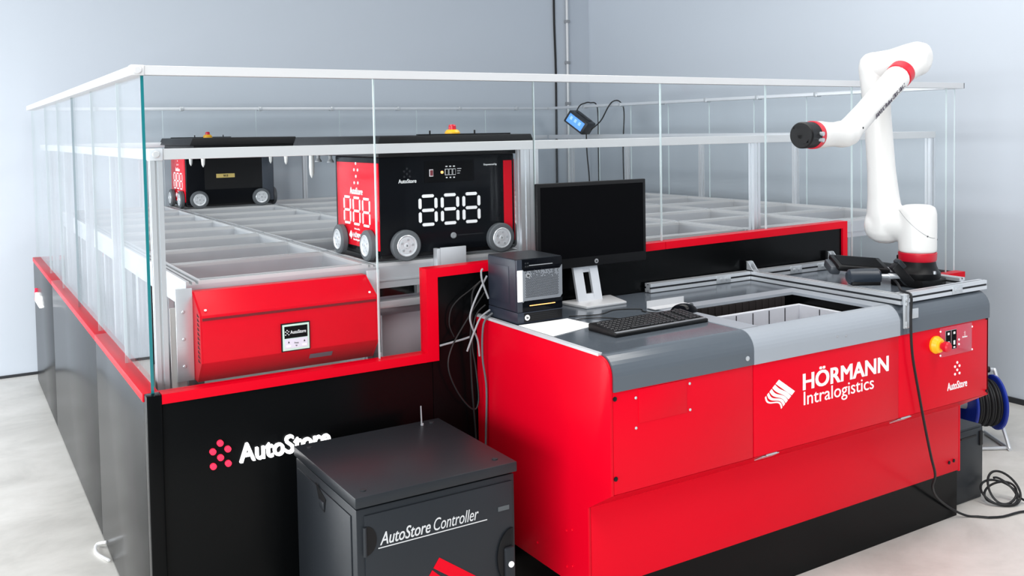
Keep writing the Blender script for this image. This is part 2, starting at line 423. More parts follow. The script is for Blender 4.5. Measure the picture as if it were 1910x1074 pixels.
def extrusion(x0, x1, y0, y1, z0, z1, slot=.008, groove=.006):
    """aluminium profile standing upright with one groove per face"""
    cx, cy = (x0 + x1) / 2, (y0 + y1) / 2; s = slot / 2; g = groove
    poly = [(x0, y0), (cx - s, y0), (cx - s, y0 + g), (cx + s, y0 + g), (cx + s, y0), (x1, y0), (x1, cy - s), (x1 - g, cy - s), (x1 - g, cy + s), (x1, cy + s),
            (x1, y1), (cx + s, y1), (cx + s, y1 - g), (cx - s, y1 - g), (cx - s, y1), (x0, y1), (x0, cy + s), (x0 + g, cy + s), (x0 + g, cy - s), (x0, cy - s)]
    return MB().prism([(a, b, z0) for a, b in poly], (0, 0, z1 - z0))
leg = obj('grid_leg', extrusion(GX[0] - .028, GX[0] + .028, GY[0] - .028, GY[0] + .028, 0, ZG - .105, .012), ALU, grid, smooth=0)
for i in range(7):
    for j in range(9):
        if (i or j) and (j in (0, 8) or i in (0, 6)): place(leg, GX[i] - GX[0], GY[j] - GY[0], 0)
obj('cross_beam', box(GX[1] + .03, GX[2] - .03, 3.652, 3.70, 1.07, 1.10), ALU, grid, .002)
obj('stop_plate', box(1.792, 1.915, 3.612, 3.622, 1.17, 1.308), ALUM, grid, .002)
obj('stop_plate', box(1.775, 1.792, 3.612, 3.65, 1.17, 1.305), ALUM, grid, .002)
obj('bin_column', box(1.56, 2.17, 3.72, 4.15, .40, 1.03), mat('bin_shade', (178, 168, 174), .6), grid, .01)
obj('cover_plate', box(.688, .742, 3.606, 3.612, 0, 1.175), ROBW, grid, .002)

# ================================================================== inner guard rail
gr = thing('guard_rail', 'silver inner rail on posts standing just inside the glass panes', 'guard rail', (.63, 3.58, 0))
RZ0, RZ1 = 1.718, 1.757
gf = obj('rail', box(.675, 5.11, 3.56, 3.60, RZ0, RZ1), RAILW, gr, .001, 1)
obj('rail', box(.63, .67, 3.602, 7.84, RZ0, RZ1), RAILW, gr, .001, 1)
obj('rail', box(5.075, 5.108, 3.602, 7.80, RZ0, RZ1), ALUM, gr, .002)
obj('rail', box(.675, 5.07, 7.815, 7.838, RZ0, RZ1), ALUM, gr, .002)
cb = obj('corner_block', box(.626, .674, 3.556, 3.604, RZ0 - .003, RZ1 + .002), ALUM, gr, .003)
obj('block_bolt', MB().lathe([(.013, 0), (.013, .003), (.010, .005)], (.650, 3.556, (RZ0 + RZ1) / 2), (0, -1, 0), 20), RAILW, cb)
def post(x0, x1, y0, y1, z0=0.0): return obj('post', extrusion(x0, x1, y0, y1, z0, RZ0, .01), ALU, gr, smooth=0)
post(.630, .672, 3.56, 3.60); post(2.165, 2.21, 3.558, 3.602); post(2.212, 2.257, 3.558, 3.602)
post(3.588, 3.633, 3.56, 3.60); post(5.062, 5.108, 3.56, 3.60)
for y in (4.5, 5.4, 6.3, 7.2): post(.632, .668, y, y + .036)
for y in (4.63, 5.60, 6.55, 7.4): post(5.076, 5.106, y, y + .04)
for x in (1.3, 2.6, 3.9): post(x, x + .036, 7.816, 7.84)

# ================================================================== charging box
ch = thing('charging_unit', 'red sloped-top charging box fixed to the grid edge behind the glass', 'charger', (.768, 3.60, .9))
cp = [(3.60, 1.228), (3.482, 1.157), (3.478, .985), (3.545, .905), (3.645, .905), (3.645, 1.228)]
obj('housing', MB().prism([(.772, a, b) for a, b in cp], (.668, 0, 0)), RED, ch, .002)
obj('seam', box(.774, 1.438, 3.4775, 3.482, 1.138, 1.147), mat('dark_red', (110, 8, 22), .4), ch)
for x in (.766, 1.44):
    obj('end_plate', MB().prism([(x, a, b) for a, b in cp], (.006, 0, 0)), RED, ch)
mp_ = obj('mounting_plate', box(.705, .764, 3.586, 3.594, .905, 1.245), ALU, ch, .001)
for z in (.96, 1.06, 1.16): screw((.73, 3.586, z), (0, -1, 0), .006, STEEL, mp_)
obj('mounting_plate', box(1.446, 1.50, 3.586, 3.594, .905, 1.245), ALU, ch, .001)
for k in range(11):
    obj('vent_slot', MB().prism([(.7655, 3.490, .985 + k * .0165), (.7655, 3.520, .985 + k * .0165), (.7655, 3.520, .995 + k * .0165), (.7655, 3.510, .990 + k * .0165)], (-.0012, 0, 0)), DSLOT, ch, smooth=0)
lb = obj('display_frame', box(1.055, 1.165, 3.472, 3.48, .988, 1.094), BLACKP, ch)
obj('display_face', box(1.059, 1.161, 3.4705, 3.473, .992, 1.090), mat('pale_green', (206, 232, 218), .4), lb)
obj('display_screen', box(1.066, 1.154, 3.469, 3.471, 1.038, 1.083), SCREEN, lb)
obj('display_keys', box(1.066, 1.154, 3.469, 3.471, 1.000, 1.036), mat('pale_lilac', (224, 220, 234), .4), lb)
obj('emblem_dots', dots_mb(.012, .017, .0022, .001).xf(front(1.070, 3.469, 1.052)), WHITE, lb)
obj('lettering', text_mb('AutoStore', .060, .013, .008, depth=.001).xf(front(1.088, 3.469, 1.054)), WHITE, lb, smooth=0)
for x in (1.072, 1.132):
    obj('key', box(x, x + .018, 3.468, 3.47, 1.005, 1.012), WHITE, lb)
    obj('key_mark', MB().prism([(x + .006, 3.4685, 1.020), (x + .013, 3.4685, 1.020), (x + .0095, 3.4685, 1.028)], (0, .001, 0)), BLACKP, lb)
obj('lettering', text_mb('Press\n  to', .016, .016, 0, depth=.0008).xf(front(1.103, 3.469, 1.006)), DSLOT, lb, smooth=0)
obj('rating_label', MB().prism([(1.17, 3.494, .9615), (1.26, 3.494, .9615), (1.26, 3.51, .942), (1.17, 3.51, .942)], (0, -.002, 0)), mat('label_grey', (120, 110, 118), .5), ch)
for x in (.79, 1.42): screw((x, 3.50, 1.172), (0, -.5, .86), .005, WHITE, ch)

# ================================================================== storage robots
def make_robot():
    t = thing('storage_robot', '', 'robot', (1.865, 3.66, ZG))
    X0, X1, Y0, Y1, Z0, Z1 = 1.535, 2.195, 3.66, 4.17, 1.288, 1.70
    body = obj('body', box(X0 + .004, X1 - .004, Y0, Y1, Z0, Z1), BLACKG, t, .006)
    for x, n in ((X0, -1), (X1, 1)):
        sp = obj('side_panel', box(min(x, x + .006 * -n), max(x, x + .006 * -n), Y0 + .004, Y1 - .03, Z0 + .02, Z1 - .025), REDG, t, .002)
        M = leftf(X0, 0, 0) if n < 0 else rightf(X1, 0, 0)
        def pl(y, z): return (Matrix.Translation((0, y, z)) @ M)
        sgn = -1 if n < 0 else 1
        yc = (Y0 + Y1) / 2 - .01
        obj('emblem_dots', dots_mb(.042, .085, .0065).xf(pl(yc - sgn * .021, 1.585)), WHITE, sp)
        obj('lettering', text_mb('AutoStore', .145, .030, .006).xf(pl(yc - sgn * .0725, 1.535)), WHITE, sp, smooth=0)
        mb = MB()
        for s_ in seg_digits(.075, .115, .035, .010): mb.add(s_.v, s_.f)
        obj('number_display', mb.xf(pl(yc - sgn * .1475, 1.405)), WHITE, sp, smooth=0)
        obj('lettering', text_mb('Powered by', .06, .009, 0).xf(pl(yc - sgn * .03, 1.378)), WHITE, sp, smooth=0)
        obj('lettering', text_mb('HÖRMANN', .15, .024, .01).xf(pl(yc - sgn * .045, 1.345)), WHITE, sp, smooth=0)
        obj('lettering', text_mb('Intralogistics', .09, .012, 0).xf(pl(yc - sgn * .045, 1.329)), WHITE, sp, smooth=0)
        mb = MB()
        for q in stripes((.016, .036), (.034, .016), (-.004, .016)): mb.add(q.v, q.f)
        obj('emblem_stripes', mb.xf(pl(yc - sgn * .09, 1.336)), WHITE, sp, smooth=0)
    obj('side_strip', box(2.135, 2.178, Y0 - .002, Y0 + .004, Z0 + .03, Z1 - .03), REDG, t)
    obj('skirt', box(X0 + .012, X1 - .012, Y0 + .012, Y1 - .012, ZG + .012, Z0 + .002), BLACKP, t, .004)
    # overhanging top plate with sloped ends
    P = [(1.50, 1.735), (1.52, 1.787), (2.245, 1.787), (2.268, 1.735)]
    tp = obj('top_plate', MB().prism([(a, 3.595, b) for a, b in P], (0, 1.075, 0)), BLACKP, t, .004)
    obj('top_rib', box(1.74, 2.20, 3.70, 3.72, 1.787, 1.793), BLACKP, tp)
    for x in (1.80, 2.02): obj('top_stud', MB().cyl((x, 3.71, 1.793), (x, 3.71, 1.808), .004, n=8), BLACKP, tp)
    obj('under_frame', box(1.525, 2.235, 3.63, 4.64, 1.70, 1.735), BLACKP, t, .004)
    # emergency stop on the plate
    es = obj('stop_button_base', MB().lathe([(.034, 0), (.034, .012), (.026, .022), (.022, .024)], (1.93, 3.75, 1.787), n=24), YEL, t)
    obj('stop_button', MB().lathe([(.017, 0), (.017, .016), (.013, .022), (.004, .023)], (1.93, 3.75, 1.811), n=24), REDP, es)
    # lifting pins below the overhang
    for x in (1.575, 2.165):
        for y in (4.22, 4.60):
            obj('lifting_pin', MB().lathe([(.012, 0), (.014, -.06), (.011, -.10), (.002, -.118)], (x, y, 1.70), n=14), ROBW, t)
        for y in (4.33, 4.50):
            obj('gripper_block', MB().lathe([(.009, 0), (.008, -.018), (.016, -.03), (.016, -.036)], (x, y, 1.70), n=12), GCAB, t)
    # wheels
    def wheel(c, ax):
        a = Vector(ax)
        w = obj('wheel', MB().lathe([(.048, 0), (.060, .001), (.066, .006), (.066, .026), (.061, .031), (.047, .032), (.047, .028), (.03, .028)], Vector(c) - a * .012, ax, 36), RUB, t)
        h = obj('hub', MB().lathe([(.0, .026), (.045, .026), (.046, .033), (.043, .035), (.041, .031), (.036, .0295), (.034, .032), (.012, .031), (.011, .034), (.004, .034), (.003, .026)], Vector(c) - a * .012, ax, 32), HUB, w)
        u = a.orthogonal().normalized(); v = a.cross(u)
        for k in range(5):
            q = Vector(c) + (u * math.cos(2 * PI * k / 5) + v * math.sin(2 * PI * k / 5)) * .026 + a * .0185
            obj('hub_bolt', MB().lathe([(.005, 0), (.005, .0035), (.003, .004)], q, ax, 8), STEEL, w)
    zc = ZG + .067
    for x in (X0 + .11, X1 - .09):
        wheel((x, Y0 - .012, zc), (0, -1, 0)); wheel((x, Y1 + .012, zc), (0, 1, 0))
    for y in (Y0 + .085, Y1 - .10):
        wheel((X0 - .012, y, zc), (-1, 0, 0)); wheel((X1 + .012, y, zc), (1, 0, 0))
    # rear face (under the overhang)
    obj('rear_cover', box(1.58, 2.06, Y1 - .002, Y1 + .004, 1.40, 1.68), BLACKP, t)
    obj('rear_pillar', box(1.545, 1.63, Y1 - .002, Y1 + .008, 1.30, 1.70), mat('dark_slate', (58, 64, 74), .4), t, .003)
    # front face
    F = Y0
    for s_ in seg_digits(.075, .122, .030, .0135): obj('digit_bar', s_.xf(front(1.722, F, 1.407)), WHITE, t, smooth=0)
    obj('emblem_dots', dots_mb(.026, .034, .0045).xf(front(1.652, F, 1.615)), DSLOT, t)
    obj('lettering', text_mb('AutoStore', .082, .017, .008).xf(front(1.625, F, 1.588)), WHITE, t, smooth=0)
    cpn = obj('control_panel', box(1.745, 1.985, F - .002, F + .002, 1.585, 1.678), SCREEN, t)
    obj('rocker_switch', box(1.768, 1.785, F - .006, F, 1.612, 1.642), WHITE, cpn)
    obj('rocker_face', box(1.770, 1.783, F - .008, F - .004, 1.615, 1.639), mat('dull_red', (120, 40, 50), .4), cpn)
    obj('status_light', MB().lathe([(.006, 0), (.006, .004), (.003, .006)], (1.828, F - .002, 1.628), (0, -1, 0), 12), AMBER, cpn)
    for k in range(3):
        x = 1.843 + k * .018
        f_ = obj('membrane_key', box(x, x + .015, F - .0035, F, 1.615, 1.642), WHITE, cpn)
        obj('key_face', box(x + .0018, x + .0132, F - .005, F - .003, 1.617, 1.640), SCREEN, f_)
        obj('key_mark', box(x + .003, x + .012, F - .0035, F, 1.650, 1.655), WHITE, cpn)
        obj('key_mark', box(x + .004, x + .011, F - .0035, F, 1.602, 1.607), WHITE, cpn)
    for k in range(3): obj('key_mark', box(1.902, 1.922 - k * .004, F - .0035, F, 1.640 - k * .010, 1.643 - k * .010), TXTG, cpn)
    obj('lettering', text_mb('Empowered by', .066, .011, .004).xf(front(2.035, F, 1.648)), WHITE, t, smooth=0)
    obj('lock', MB().lathe([(.013, 0), (.013, .006), (.009, .008), (.009, .005), (.003, .005)], (1.878, F, 1.352), (0, -1, 0), 20), GCAB, t)
    obj('seam_line', box(1.90, 2.03, F - .001, F + .001, 1.350, 1.353), DSLOT, t)
    return t
r1 = make_robot()
r1['label'] = 'nearest black storage robot with large white 888 digits and red sides'
r2 = copy_tree(r1, (1.865, 7.80, ZG), PI)
r2['label'] = 'far storage robot with yellow tape label, at back of the grid'
for r_ in (r1, r2): r_['group'] = 'storage robots on the grid'
# tape with a handwritten number on the far robot: local frame of the rotated root
o = obj('tape_label', box(1.84, 1.975, 4.172, 4.180, 1.485, 1.515), TAPE, r1); o.parent = r2
ORG[o.name] = ORG[r1.name]
m_ = text_mb('913', .034, .016, .01)
m_.xf(Matrix.Translation((1.925, 4.180, 1.492)) @ Matrix(((-1, 0, 0, 0), (0, 0, 1, 0), (0, 1, 0, 0), (0, 0, 0, 1))))
obj('lettering', m_, BLACKP, o, smooth=0)

# ================================================================== picking workstation
X0, X1, YU, YB, YK, ZT = 1.829, 3.925, 2.468, 2.602, 3.374, 1.05
ws = thing('picking_workstation', 'large red picking workstation with grey rounded top and company lettering', 'workstation', (X0, YB, 0))
R0 = .062
def arc(yc, zc, r, a0, a1, n=8): return [(yc + r * math.cos(a0 + (a1 - a0) * k / n), zc + r * math.sin(a0 + (a1 - a0) * k / n)) for k in range(n + 1)]
outer = arc(YU + R0, ZT - R0, R0, PI, PI / 2)
side = [(YK, .20), (YB, .205), (YB, .510), (YU, .592)] + outer + [(YK, ZT)]
for xa in (X0, X1 - .012):
    obj('side_panel', MB().prism([(xa, a, b) for a, b in side], (.012, 0, 0)), RED, ws, .002)
obj('base', box(X0 + .035, X1 - .02, YB + .004, YK - .05, 0, .22), BLACK, ws)
obj('rear_panel', box(X0 + .012, X1 - .012, YK - .012, YK, .2, ZT - .02), BLACK, ws)
XA, XB = 2.477, 3.302
def fpanel(a, b): return obj('front_panel', box(a, b, YU, YU + .012, .594, .945), RED, ws, .0015)
p1 = fpanel(X0 + .013, XA - .002); p2 = fpanel(XA + .002, XB); p3 = fpanel(XB + .001, X1 - .001)
obj('lower_panel', box(X0 + .013, X1 - .014, YB, YB + .012, .212, .512), RED, ws, .0015)
obj('sloped_panel', MB().prism([(X0 + .013, YU + .002, .592), (X0 + .013, YU + .014, .594), (X0 + .013, YB + .012, .514), (X0 + .013, YB, .510)], (X1 - X0 - .027, 0, 0)), RED, ws)
def top_slab(a, b, yfront, yback, lift=0.0, m=GREY, curved=True):
    t = .012; r = R0 + .006
    if curved:
        o_ = [(YU - .006 - lift, .938)] + arc(YU + R0, ZT - R0, r + lift, PI, PI / 2) + [(yback, ZT + .006 + lift)]
        i_ = [(yback, ZT + .006 + lift - t)] + arc(YU + R0, ZT - R0, r + lift - t, PI / 2, PI) + [(YU - .006 - lift + t, .938)]
        mb = MB(); n = len(o_)
        for k in range(n - 1):
            q = [o_[k], o_[k + 1], i_[n - 2 - k], i_[n - 1 - k]]
            mb.prism([(a, y, z) for y, z in q], (b - a, 0, 0))
        return mb
    return box(a, b, yfront, yback, ZT + .006 + lift - t, ZT + .006 + lift)
def weld(mb):
    # strip the interior walls between neighbouring wedges of a lofted slab
    bm = bmesh.new(); vs = [bm.verts.new(p) for p in mb.v]
    for f in mb.f: bm.faces.new([vs[i] for i in f])
    bmesh.ops.remove_doubles(bm, verts=bm.verts, dist=1e-5)
    seen = {}
    for f in bm.faces: seen.setdefault(tuple(sorted(v.index for v in f.verts)), []).append(f)
    bm.verts.index_update(); seen = {}
    for f in bm.faces: seen.setdefault(tuple(sorted(v.index for v in f.verts)), []).append(f)
    kill = [f for fs in seen.values() if len(fs) > 1 for f in fs]
    bmesh.ops.delete(bm, geom=kill, context='FACES_ONLY')
    bm.verts.index_update()
    out = MB(); out.v = [v.co.copy() for v in bm.verts]; out.f = [tuple(v.index for v in f.verts) for f in bm.faces]; bm.free(); return out
tl = obj('top_cover', weld(top_slab(X0 + .013, XA - .0015, 0, YK)), GREY, ws, smooth=40)
tr_ = obj('top_cover', weld(top_slab(XB + .0015, X1, 0, YK)), GREY, ws, smooth=40)
OX0, OX1, OY0, OY1 = 2.566, 3.222, 2.528, 2.965
tm = obj('bezel', weld(top_slab(XA, XB, 0, OY0, .002)), LGREY, ws, smooth=40)
zt = ZT + .008
obj('bezel', box(XA, OX0, OY0, OY1 + .075, zt - .012, zt), LGREY, ws)
obj('bezel', box(OX1, XB, OY0, OY1 + .075, zt - .012, zt), LGREY, ws)
obj('bezel', box(OX0, OX1, OY1, OY1 + .075, zt - .012, zt), LGREY, ws)
obj('top_cover', box(XA, XB, OY1 + .0755, YK, ZT - .006, ZT + .006), GREY, ws)
for nm, a in (('shaft_wall', (OX0 - .012, OX0, OY0 - .012, OY1 + .012)), ('shaft_wall', (OX1, OX1 + .012, OY0 - .012, OY1 + .012)), ('shaft_wall', (OX0, OX1, OY1, OY1 + .012)), ('shaft_wall', (OX0, OX1, OY0 - .012, OY0))):
    obj(nm, box(*a, .60, zt - .012), BLACK, ws)
obj('shaft_floor', box(OX0 - .012, OX1 + .012, OY0 - .012, OY1 + .012, .59, .60), BLACK, ws)
for k in range(30):
    x = OX0 + .006 + k * .0198
    obj('brush_strip', box(x, x + .0175, OY1 - .006 - .003 * (k % 2), OY1, .93, zt - .014), BROWN, ws, smooth=0)
# hatch and fixings
obj('hatch', box(1.946, 2.158, YU - .0025, YU + .002, .817, .933), RED, p1, .001)
for x, z in ((1.848, .915), (1.848, .648)): screw((x, YU, z), (0, -1, 0), .008, BLACKP, p1, 'bolt')
for x, z in ((2.172, .916), (2.173, .824), (1.935, .803), (1.935, .905)): screw((x, YU, z), (0, -1, 0), .005, STEEL, p1)
screw((2.443, YU - .006, .966), (0, -1, 0), .009, STEEL, tl, 'button_screw')
for x in (2.92, 2.97): screw((x, YU - .008, .985 - (x - 2.92) * .1), (0, -1, 0), .004, GCAB, tm)
for x in (2.55, 3.33):
    hg = obj('hinge', MB().cyl((x, YU + .006, .588), (x + .05, YU + .006, .588), .005, n=10), STEEL, ws)
    obj('hinge_leaf', MB().prism([(x - .02, YU + .012, .584), (x + .07, YU + .012, .584), (x + .07, YU + .05, .5605), (x - .02, YU + .05, .5605)], (0, -.0015, -.003)), STEEL, hg)
for x, z in ((3.84, .26), (3.875, .262)): screw((x, YB, z), (0, -1, 0), .008, BLACKP, ws, 'bolt')
for y, z in ((2.70, .40), (2.735, .385), (2.70, .27), (2.735, .255), (2.93, .27)): screw((X0, y, z), (-1, 0, 0), .005, RED, ws)
for z in (.925, .60): screw((3.91, YU, z + .01), (0, -1, 0), .006, BLACKP, p3, 'bolt')
# company lettering
for q in stripes((2.6085, .8616), (2.6917, .8058), (2.5286, .8010)):
    # stripes() gets three corners: top, right, left
    obj('emblem_stripe', q.xf(front(0, YU, 0)), WHITE, p2, smooth=0)
obj('lettering', text_mb('HÖRMANN', .502, .078, .026, depth=.0012).xf(front(2.736, YU, .800)), WHITE, p2, smooth=0)
obj('lettering', text_mb('Intralogistics', .405, .068, 0.0, depth=.0012).xf(front(2.741, YU, .726)), WHITE, p2, smooth=0)
obj('emblem_dots', dots_mb(.032, .049, .0058).xf(front(3.681, YU, .7195)), WHITE, p3)
obj('lettering', text_mb('AutoStore', .140, .034, .010, depth=.0012).xf(front(3.628, YU, .654)), WHITE, p3, smooth=0)
# operating panel
op = obj('operating_panel', box(3.575, 3.80, YU - .002, YU + .002, .806, .932), PLEXI, p3, .001)
for x, z in ((3.578, .918), (3.802, .912), (3.578, .815), (3.802, .812)): screw((x, YU, z), (0, -1, 0), .0045, WHITE, p3)
for x in (3.612, 3.652):
    s_ = obj('indicator_window', box(x - .002, x + .034, YU - .004, YU, .833, .917), GCAB, op)
    obj('window_face', box(x, x + .032, YU - .0055, YU - .003, .835, .915), SCREEN, s_)
    for z, h in ((.898, .010), (.852, .018), (.838, .006)): obj('window_mark', box(x + .010, x + .022, YU - .0065, YU - .005, z, z + h), WHITE, s_)
for z in (.868, .848): screw((3.705, YU - .002, z), (0, -1, 0), .005, WHITE, op, 'button')
obj('lettering', text_mb('AutoStore', .035, .008, .006, depth=.001).xf(front(3.73, YU - .002, .872)), WHITE, op, smooth=0)
obj('emblem_dots', dots_mb(.008, .014, .0014, .001).xf(front(3.744, YU - .002, .884)), WHITE, op)
eb = obj('stop_button_base', MB().lathe([(.036, 0), (.038, .01), (.030, .028), (.022, .034)], (3.540, YU, .868), (0, -1, 0), 28), YEL, p3)
obj('stop_button', MB().lathe([(.014, 0), (.016, .012), (.022, .014), (.022, .030), (.017, .036), (.004, .038)], (3.540, YU - .034, .868), (0, -1, 0), 28), REDP, eb)
# cable duct strip on the left rim
obj('edge_strip', box(X0 - .001, X0 + .016, YU + R0, YK, ZT - .002, ZT + .008), ALUM, ws)

# ================================================================== bin in the opening
bn = thing('storage_bin', 'light grey plastic bin sunk in the workstation opening', 'bin', (2.92, 2.74, .62))
BX0, BX1, BY0, BY1, BZ = 2.62, 3.20, 2.545, 2.905, 1.012
for a in ((BX0, BX1, BY1 - .006, BY1), (BX0, BX1, BY0, BY0 + .006), (BX0, BX0 + .006, BY0 + .006, BY1 - .006), (BX1 - .006, BX1, BY0 + .006, BY1 - .006)):
    obj('wall', box(*a, .61, BZ), BINM, bn)
obj('floor', box(BX0, BX1, BY0, BY1, .601, .612), BINM, bn)
obj('rim', MB().box(BX0 - .006, BX1 + .006, BY1, BY1 + .008, BZ - .012, BZ + .003).box(BX0 - .006, BX0, BY0, BY1, BZ - .012, BZ + .003).box(BX1, BX1 + .006, BY0, BY1, BZ - .012, BZ + .003), mat('bin_rim', (226, 227, 232), .5), bn)
for k in range(1, 6):
    x = BX0 + k * (BX1 - BX0) / 6
    obj('wall_groove', box(x - .0022, x + .0022, BY1 - .0075, BY1 - .005, .62, BZ - .004), DSLOT, bn)
for k in range(1, 3):
    y = BY0 + k * (BY1 - BY0) / 3
    obj('wall_groove', box(BX1 - .0075, BX1 - .005, y - .0022, y + .0022, .62, BZ - .004), DSLOT, bn)

# ================================================================== profile frame on the worktop
pf = thing('profile_frame', 'silver aluminium profile frame bolted on the grey worktop around the arm', 'frame', (3.40, 2.51, ZT + .006))
zp0, zp1 = ZT + .009, ZT + .049
def lay(p0, p1, w=.04):
    """horizontal profile between two points with grooves"""
    p0, p1 = Vector(p0), Vector(p1); L = (p1 - p0).length; mb = extrusion(-w / 2, w / 2, -w / 2, w / 2, 0, L, .009, .008)
    q = (p1 - p0).to_track_quat('Z', 'Y'); mb.xf(Matrix.Translation(p0) @ q.to_matrix().to_4x4()); return mb
zc = (zp0 + zp1) / 2
def prof(p0, p1):
    o_ = obj('profile', lay((*p0, zc), (*p1, zc)), ALU, pf, smooth=0)
    a, b = Vector((*p0, zc)), Vector((*p1, zc)); d = (b - a).normalized(); n_ = Vector((0, 0, 1)); sd = d.cross(n_)
    for ax_, ot in ((n_, sd), (sd, n_), (-sd, n_)):
        q = a + ax_ * .0135; w_ = ot * .0044; h_ = ax_ * .003
        obj('groove', MB().prism([q - w_, q + w_, q + w_ + h_, q - w_ + h_], b - a), DSLOT, o_, smooth=0)  # dark strip laid in each groove, its shade put in as colour
    return o_
prof((2.70, 3.345), (3.323, 3.345)); yprof = prof((3.345, 3.368), (3.345, 2.475)); prof((3.367, 3.345), (3.90, 3.345))
prof((3.93, 3.368), (3.93, 2.60)); prof((3.367, 2.515), (3.955, 2.515))
def gusset(x, y, dx, dy):
    mb = MB(); w = .018; u = Vector((dx, dy, 0)); s_ = Vector((-dy, dx, 0)) * w
    a = Vector((x, y, zp1))
    for sg in (-1, 1):
        mb.prism([a + s_ * sg, a + s_ * sg + u * .05, a + s_ * sg + u * .012 + Vector((0, 0, .045)), a + s_ * sg + Vector((0, 0, .045))], -s_ * sg * .25)
    mb.prism([a + s_, a - s_, a - s_ + u * .052, a + s_ + u * .052], (0, 0, .005))
    mb.prism([a + s_, a - s_, a - s_ + Vector((0, 0, .046)), a + s_ + Vector((0, 0, .046))], u * .005)
    return obj('angle_bracket', mb, STEEL, pf, smooth=0)
gusset(3.345, 3.36, 0, -1); gusset(3.93, 3.36, 0, -1)
def joint_plate(x0, x1, y, nrm=-1):
    jp = obj('joint_plate', box(x0, x1, y - .004, y, zp0 + .002, zp1 - .002), STEEL, pf, .001)
    for k in range(2): screw((x0 + (x1 - x0) * (.3 + .4 * k), y - .004, zc), (0, -1, 0), .008, STEEL, jp, 'bolt')
joint_plate(3.10, 3.19, 3.325); joint_plate(3.60, 3.68, 3.325); joint_plate(3.80, 3.905, 3.325); joint_plate(3.70, 3.77, 2.495)
vb = obj('fixing_bracket', box(3.318, 3.352, YU - .014, YU - .008, .965, zp1 + .006), STEEL, pf, .001)
obj('fixing_bracket', box(3.318, 3.352, YU - .009, YU + .012, zp1 + .0005, zp1 + .006), STEEL, pf, .001)
for z in (.972, .985, 1.065, 1.085): screw((3.335, YU - .014, z), (0, -1, 0), .008, STEEL, vb, 'bolt')
obj('fixing_bracket', box(3.372, 3.415, YU - .012, YU - .007, 1.0, 1.04), STEEL, pf, .001)
ap = obj('arm_plate', box(3.735, 3.905, 2.665, 2.835, ZT + .0065, zp1 - .007), BLACKP, pf, .002)

# ================================================================== robot arm
AB = Vector((3.815, 2.750, zp1 - .007))
AA = Vector((-.2, .98, 0)).normalized(); BB = Vector((-AA.y, AA.x, 0)); ZZ = Vector((0, 0, 1))
arm = thing('robot_arm', 'white jointed robot arm with red rings reaching over the workstation', 'robot arm', tuple(AB))
def ap_(b, o, z): return Vector((AB.x, AB.y, 0)) + BB * b + AA * o + ZZ * z
def remesh(mb, name, vox, it, m, parent):
    me = mesh_from(mb, name, Vector((0, 0, 0)), 0, 2, 0)
    t = bpy.data.objects.new('remesh_tmp', me); COL.objects.link(t)
    r_ = t.modifiers.new('r', 'REMESH'); r_.mode = 'VOXEL'; r_.voxel_size = vox
    s_ = t.modifiers.new('s', 'SMOOTH'); s_.iterations = it; s_.factor = .5
    dg = bpy.context.evaluated_depsgraph_get(); me2 = bpy.data.meshes.new_from_object(t.evaluated_get(dg))
    bpy.data.objects.remove(t); off = ORG[parent.name]
    for v in me2.vertices: v.co -= off
    me2.polygons.foreach_set('use_smooth', [True] * len(me2.polygons))
    me2.materials.clear(); me2.materials.append(m); me2.name = name
    o_ = bpy.data.objects.new(name, me2); COL.objects.link(o_); o_.parent = parent; ORG[o_.name] = off; return o_
z0 = AB.z
bs = obj('base', MB().lathe([(.096, 0), (.100, .012), (.100, .028), (.093, .034), (.082, .06), (.078, .082)], AB, n=40), BLACKP, arm)
for k in range(4):
    a = PI / 4 + k * PI / 2 - .9
    obj('base_bolt', MB().lathe([(.007, 0), (.007, .012), (.004, .014)], AB + Vector((math.cos(a) * .097, math.sin(a) * .097, .028)), n=10), STEEL, bs)
obj('accent_ring', MB().lathe([(.080, .080), (.083, .086), (.085, .118), (.083, .120)], AB, n=40), REDP, arm)
# shoulder: upright drum with a side housing
sz = z0 + .245
mb = MB().lathe([(.082, .119), (.084, .13), (.085, .24), (.084, .30), (.077, .326), (.055, .338), (.01, .34)], AB, n=40)
mb.rings([(ap_(0, 0, sz), .076), (ap_(0, .08, sz), .078), (ap_(0, .20, sz - .008), .082), (ap_(0, .225, sz - .008), .070), (ap_(0, .24, sz - .008), .045)], 32)
# upper arm rising beside the drum
J2 = ap_(.0, .155, sz - .01); J3 = ap_(.088, .168, 2.071)
mb.rings([(J2 - ZZ * .085, .03), (J2 - ZZ * .07, .062), (J2 - ZZ * .04, .080), (J2, .084), (J2.lerp(J3, .08), .081), (J2.lerp(J3, .18), .072), (J2.lerp(J3, .35), .064), (J2.lerp(J3, .7), .061),
          (J2.lerp(J3, .88), .066), (J3, .070), (J3 + ZZ * .035, .062), (J3 + ZZ * .058, .042), (J3 + ZZ * .068, .012)], 32)
remesh(mb, 'shoulder_and_upper_arm', .0075, 5, ROBW, arm)
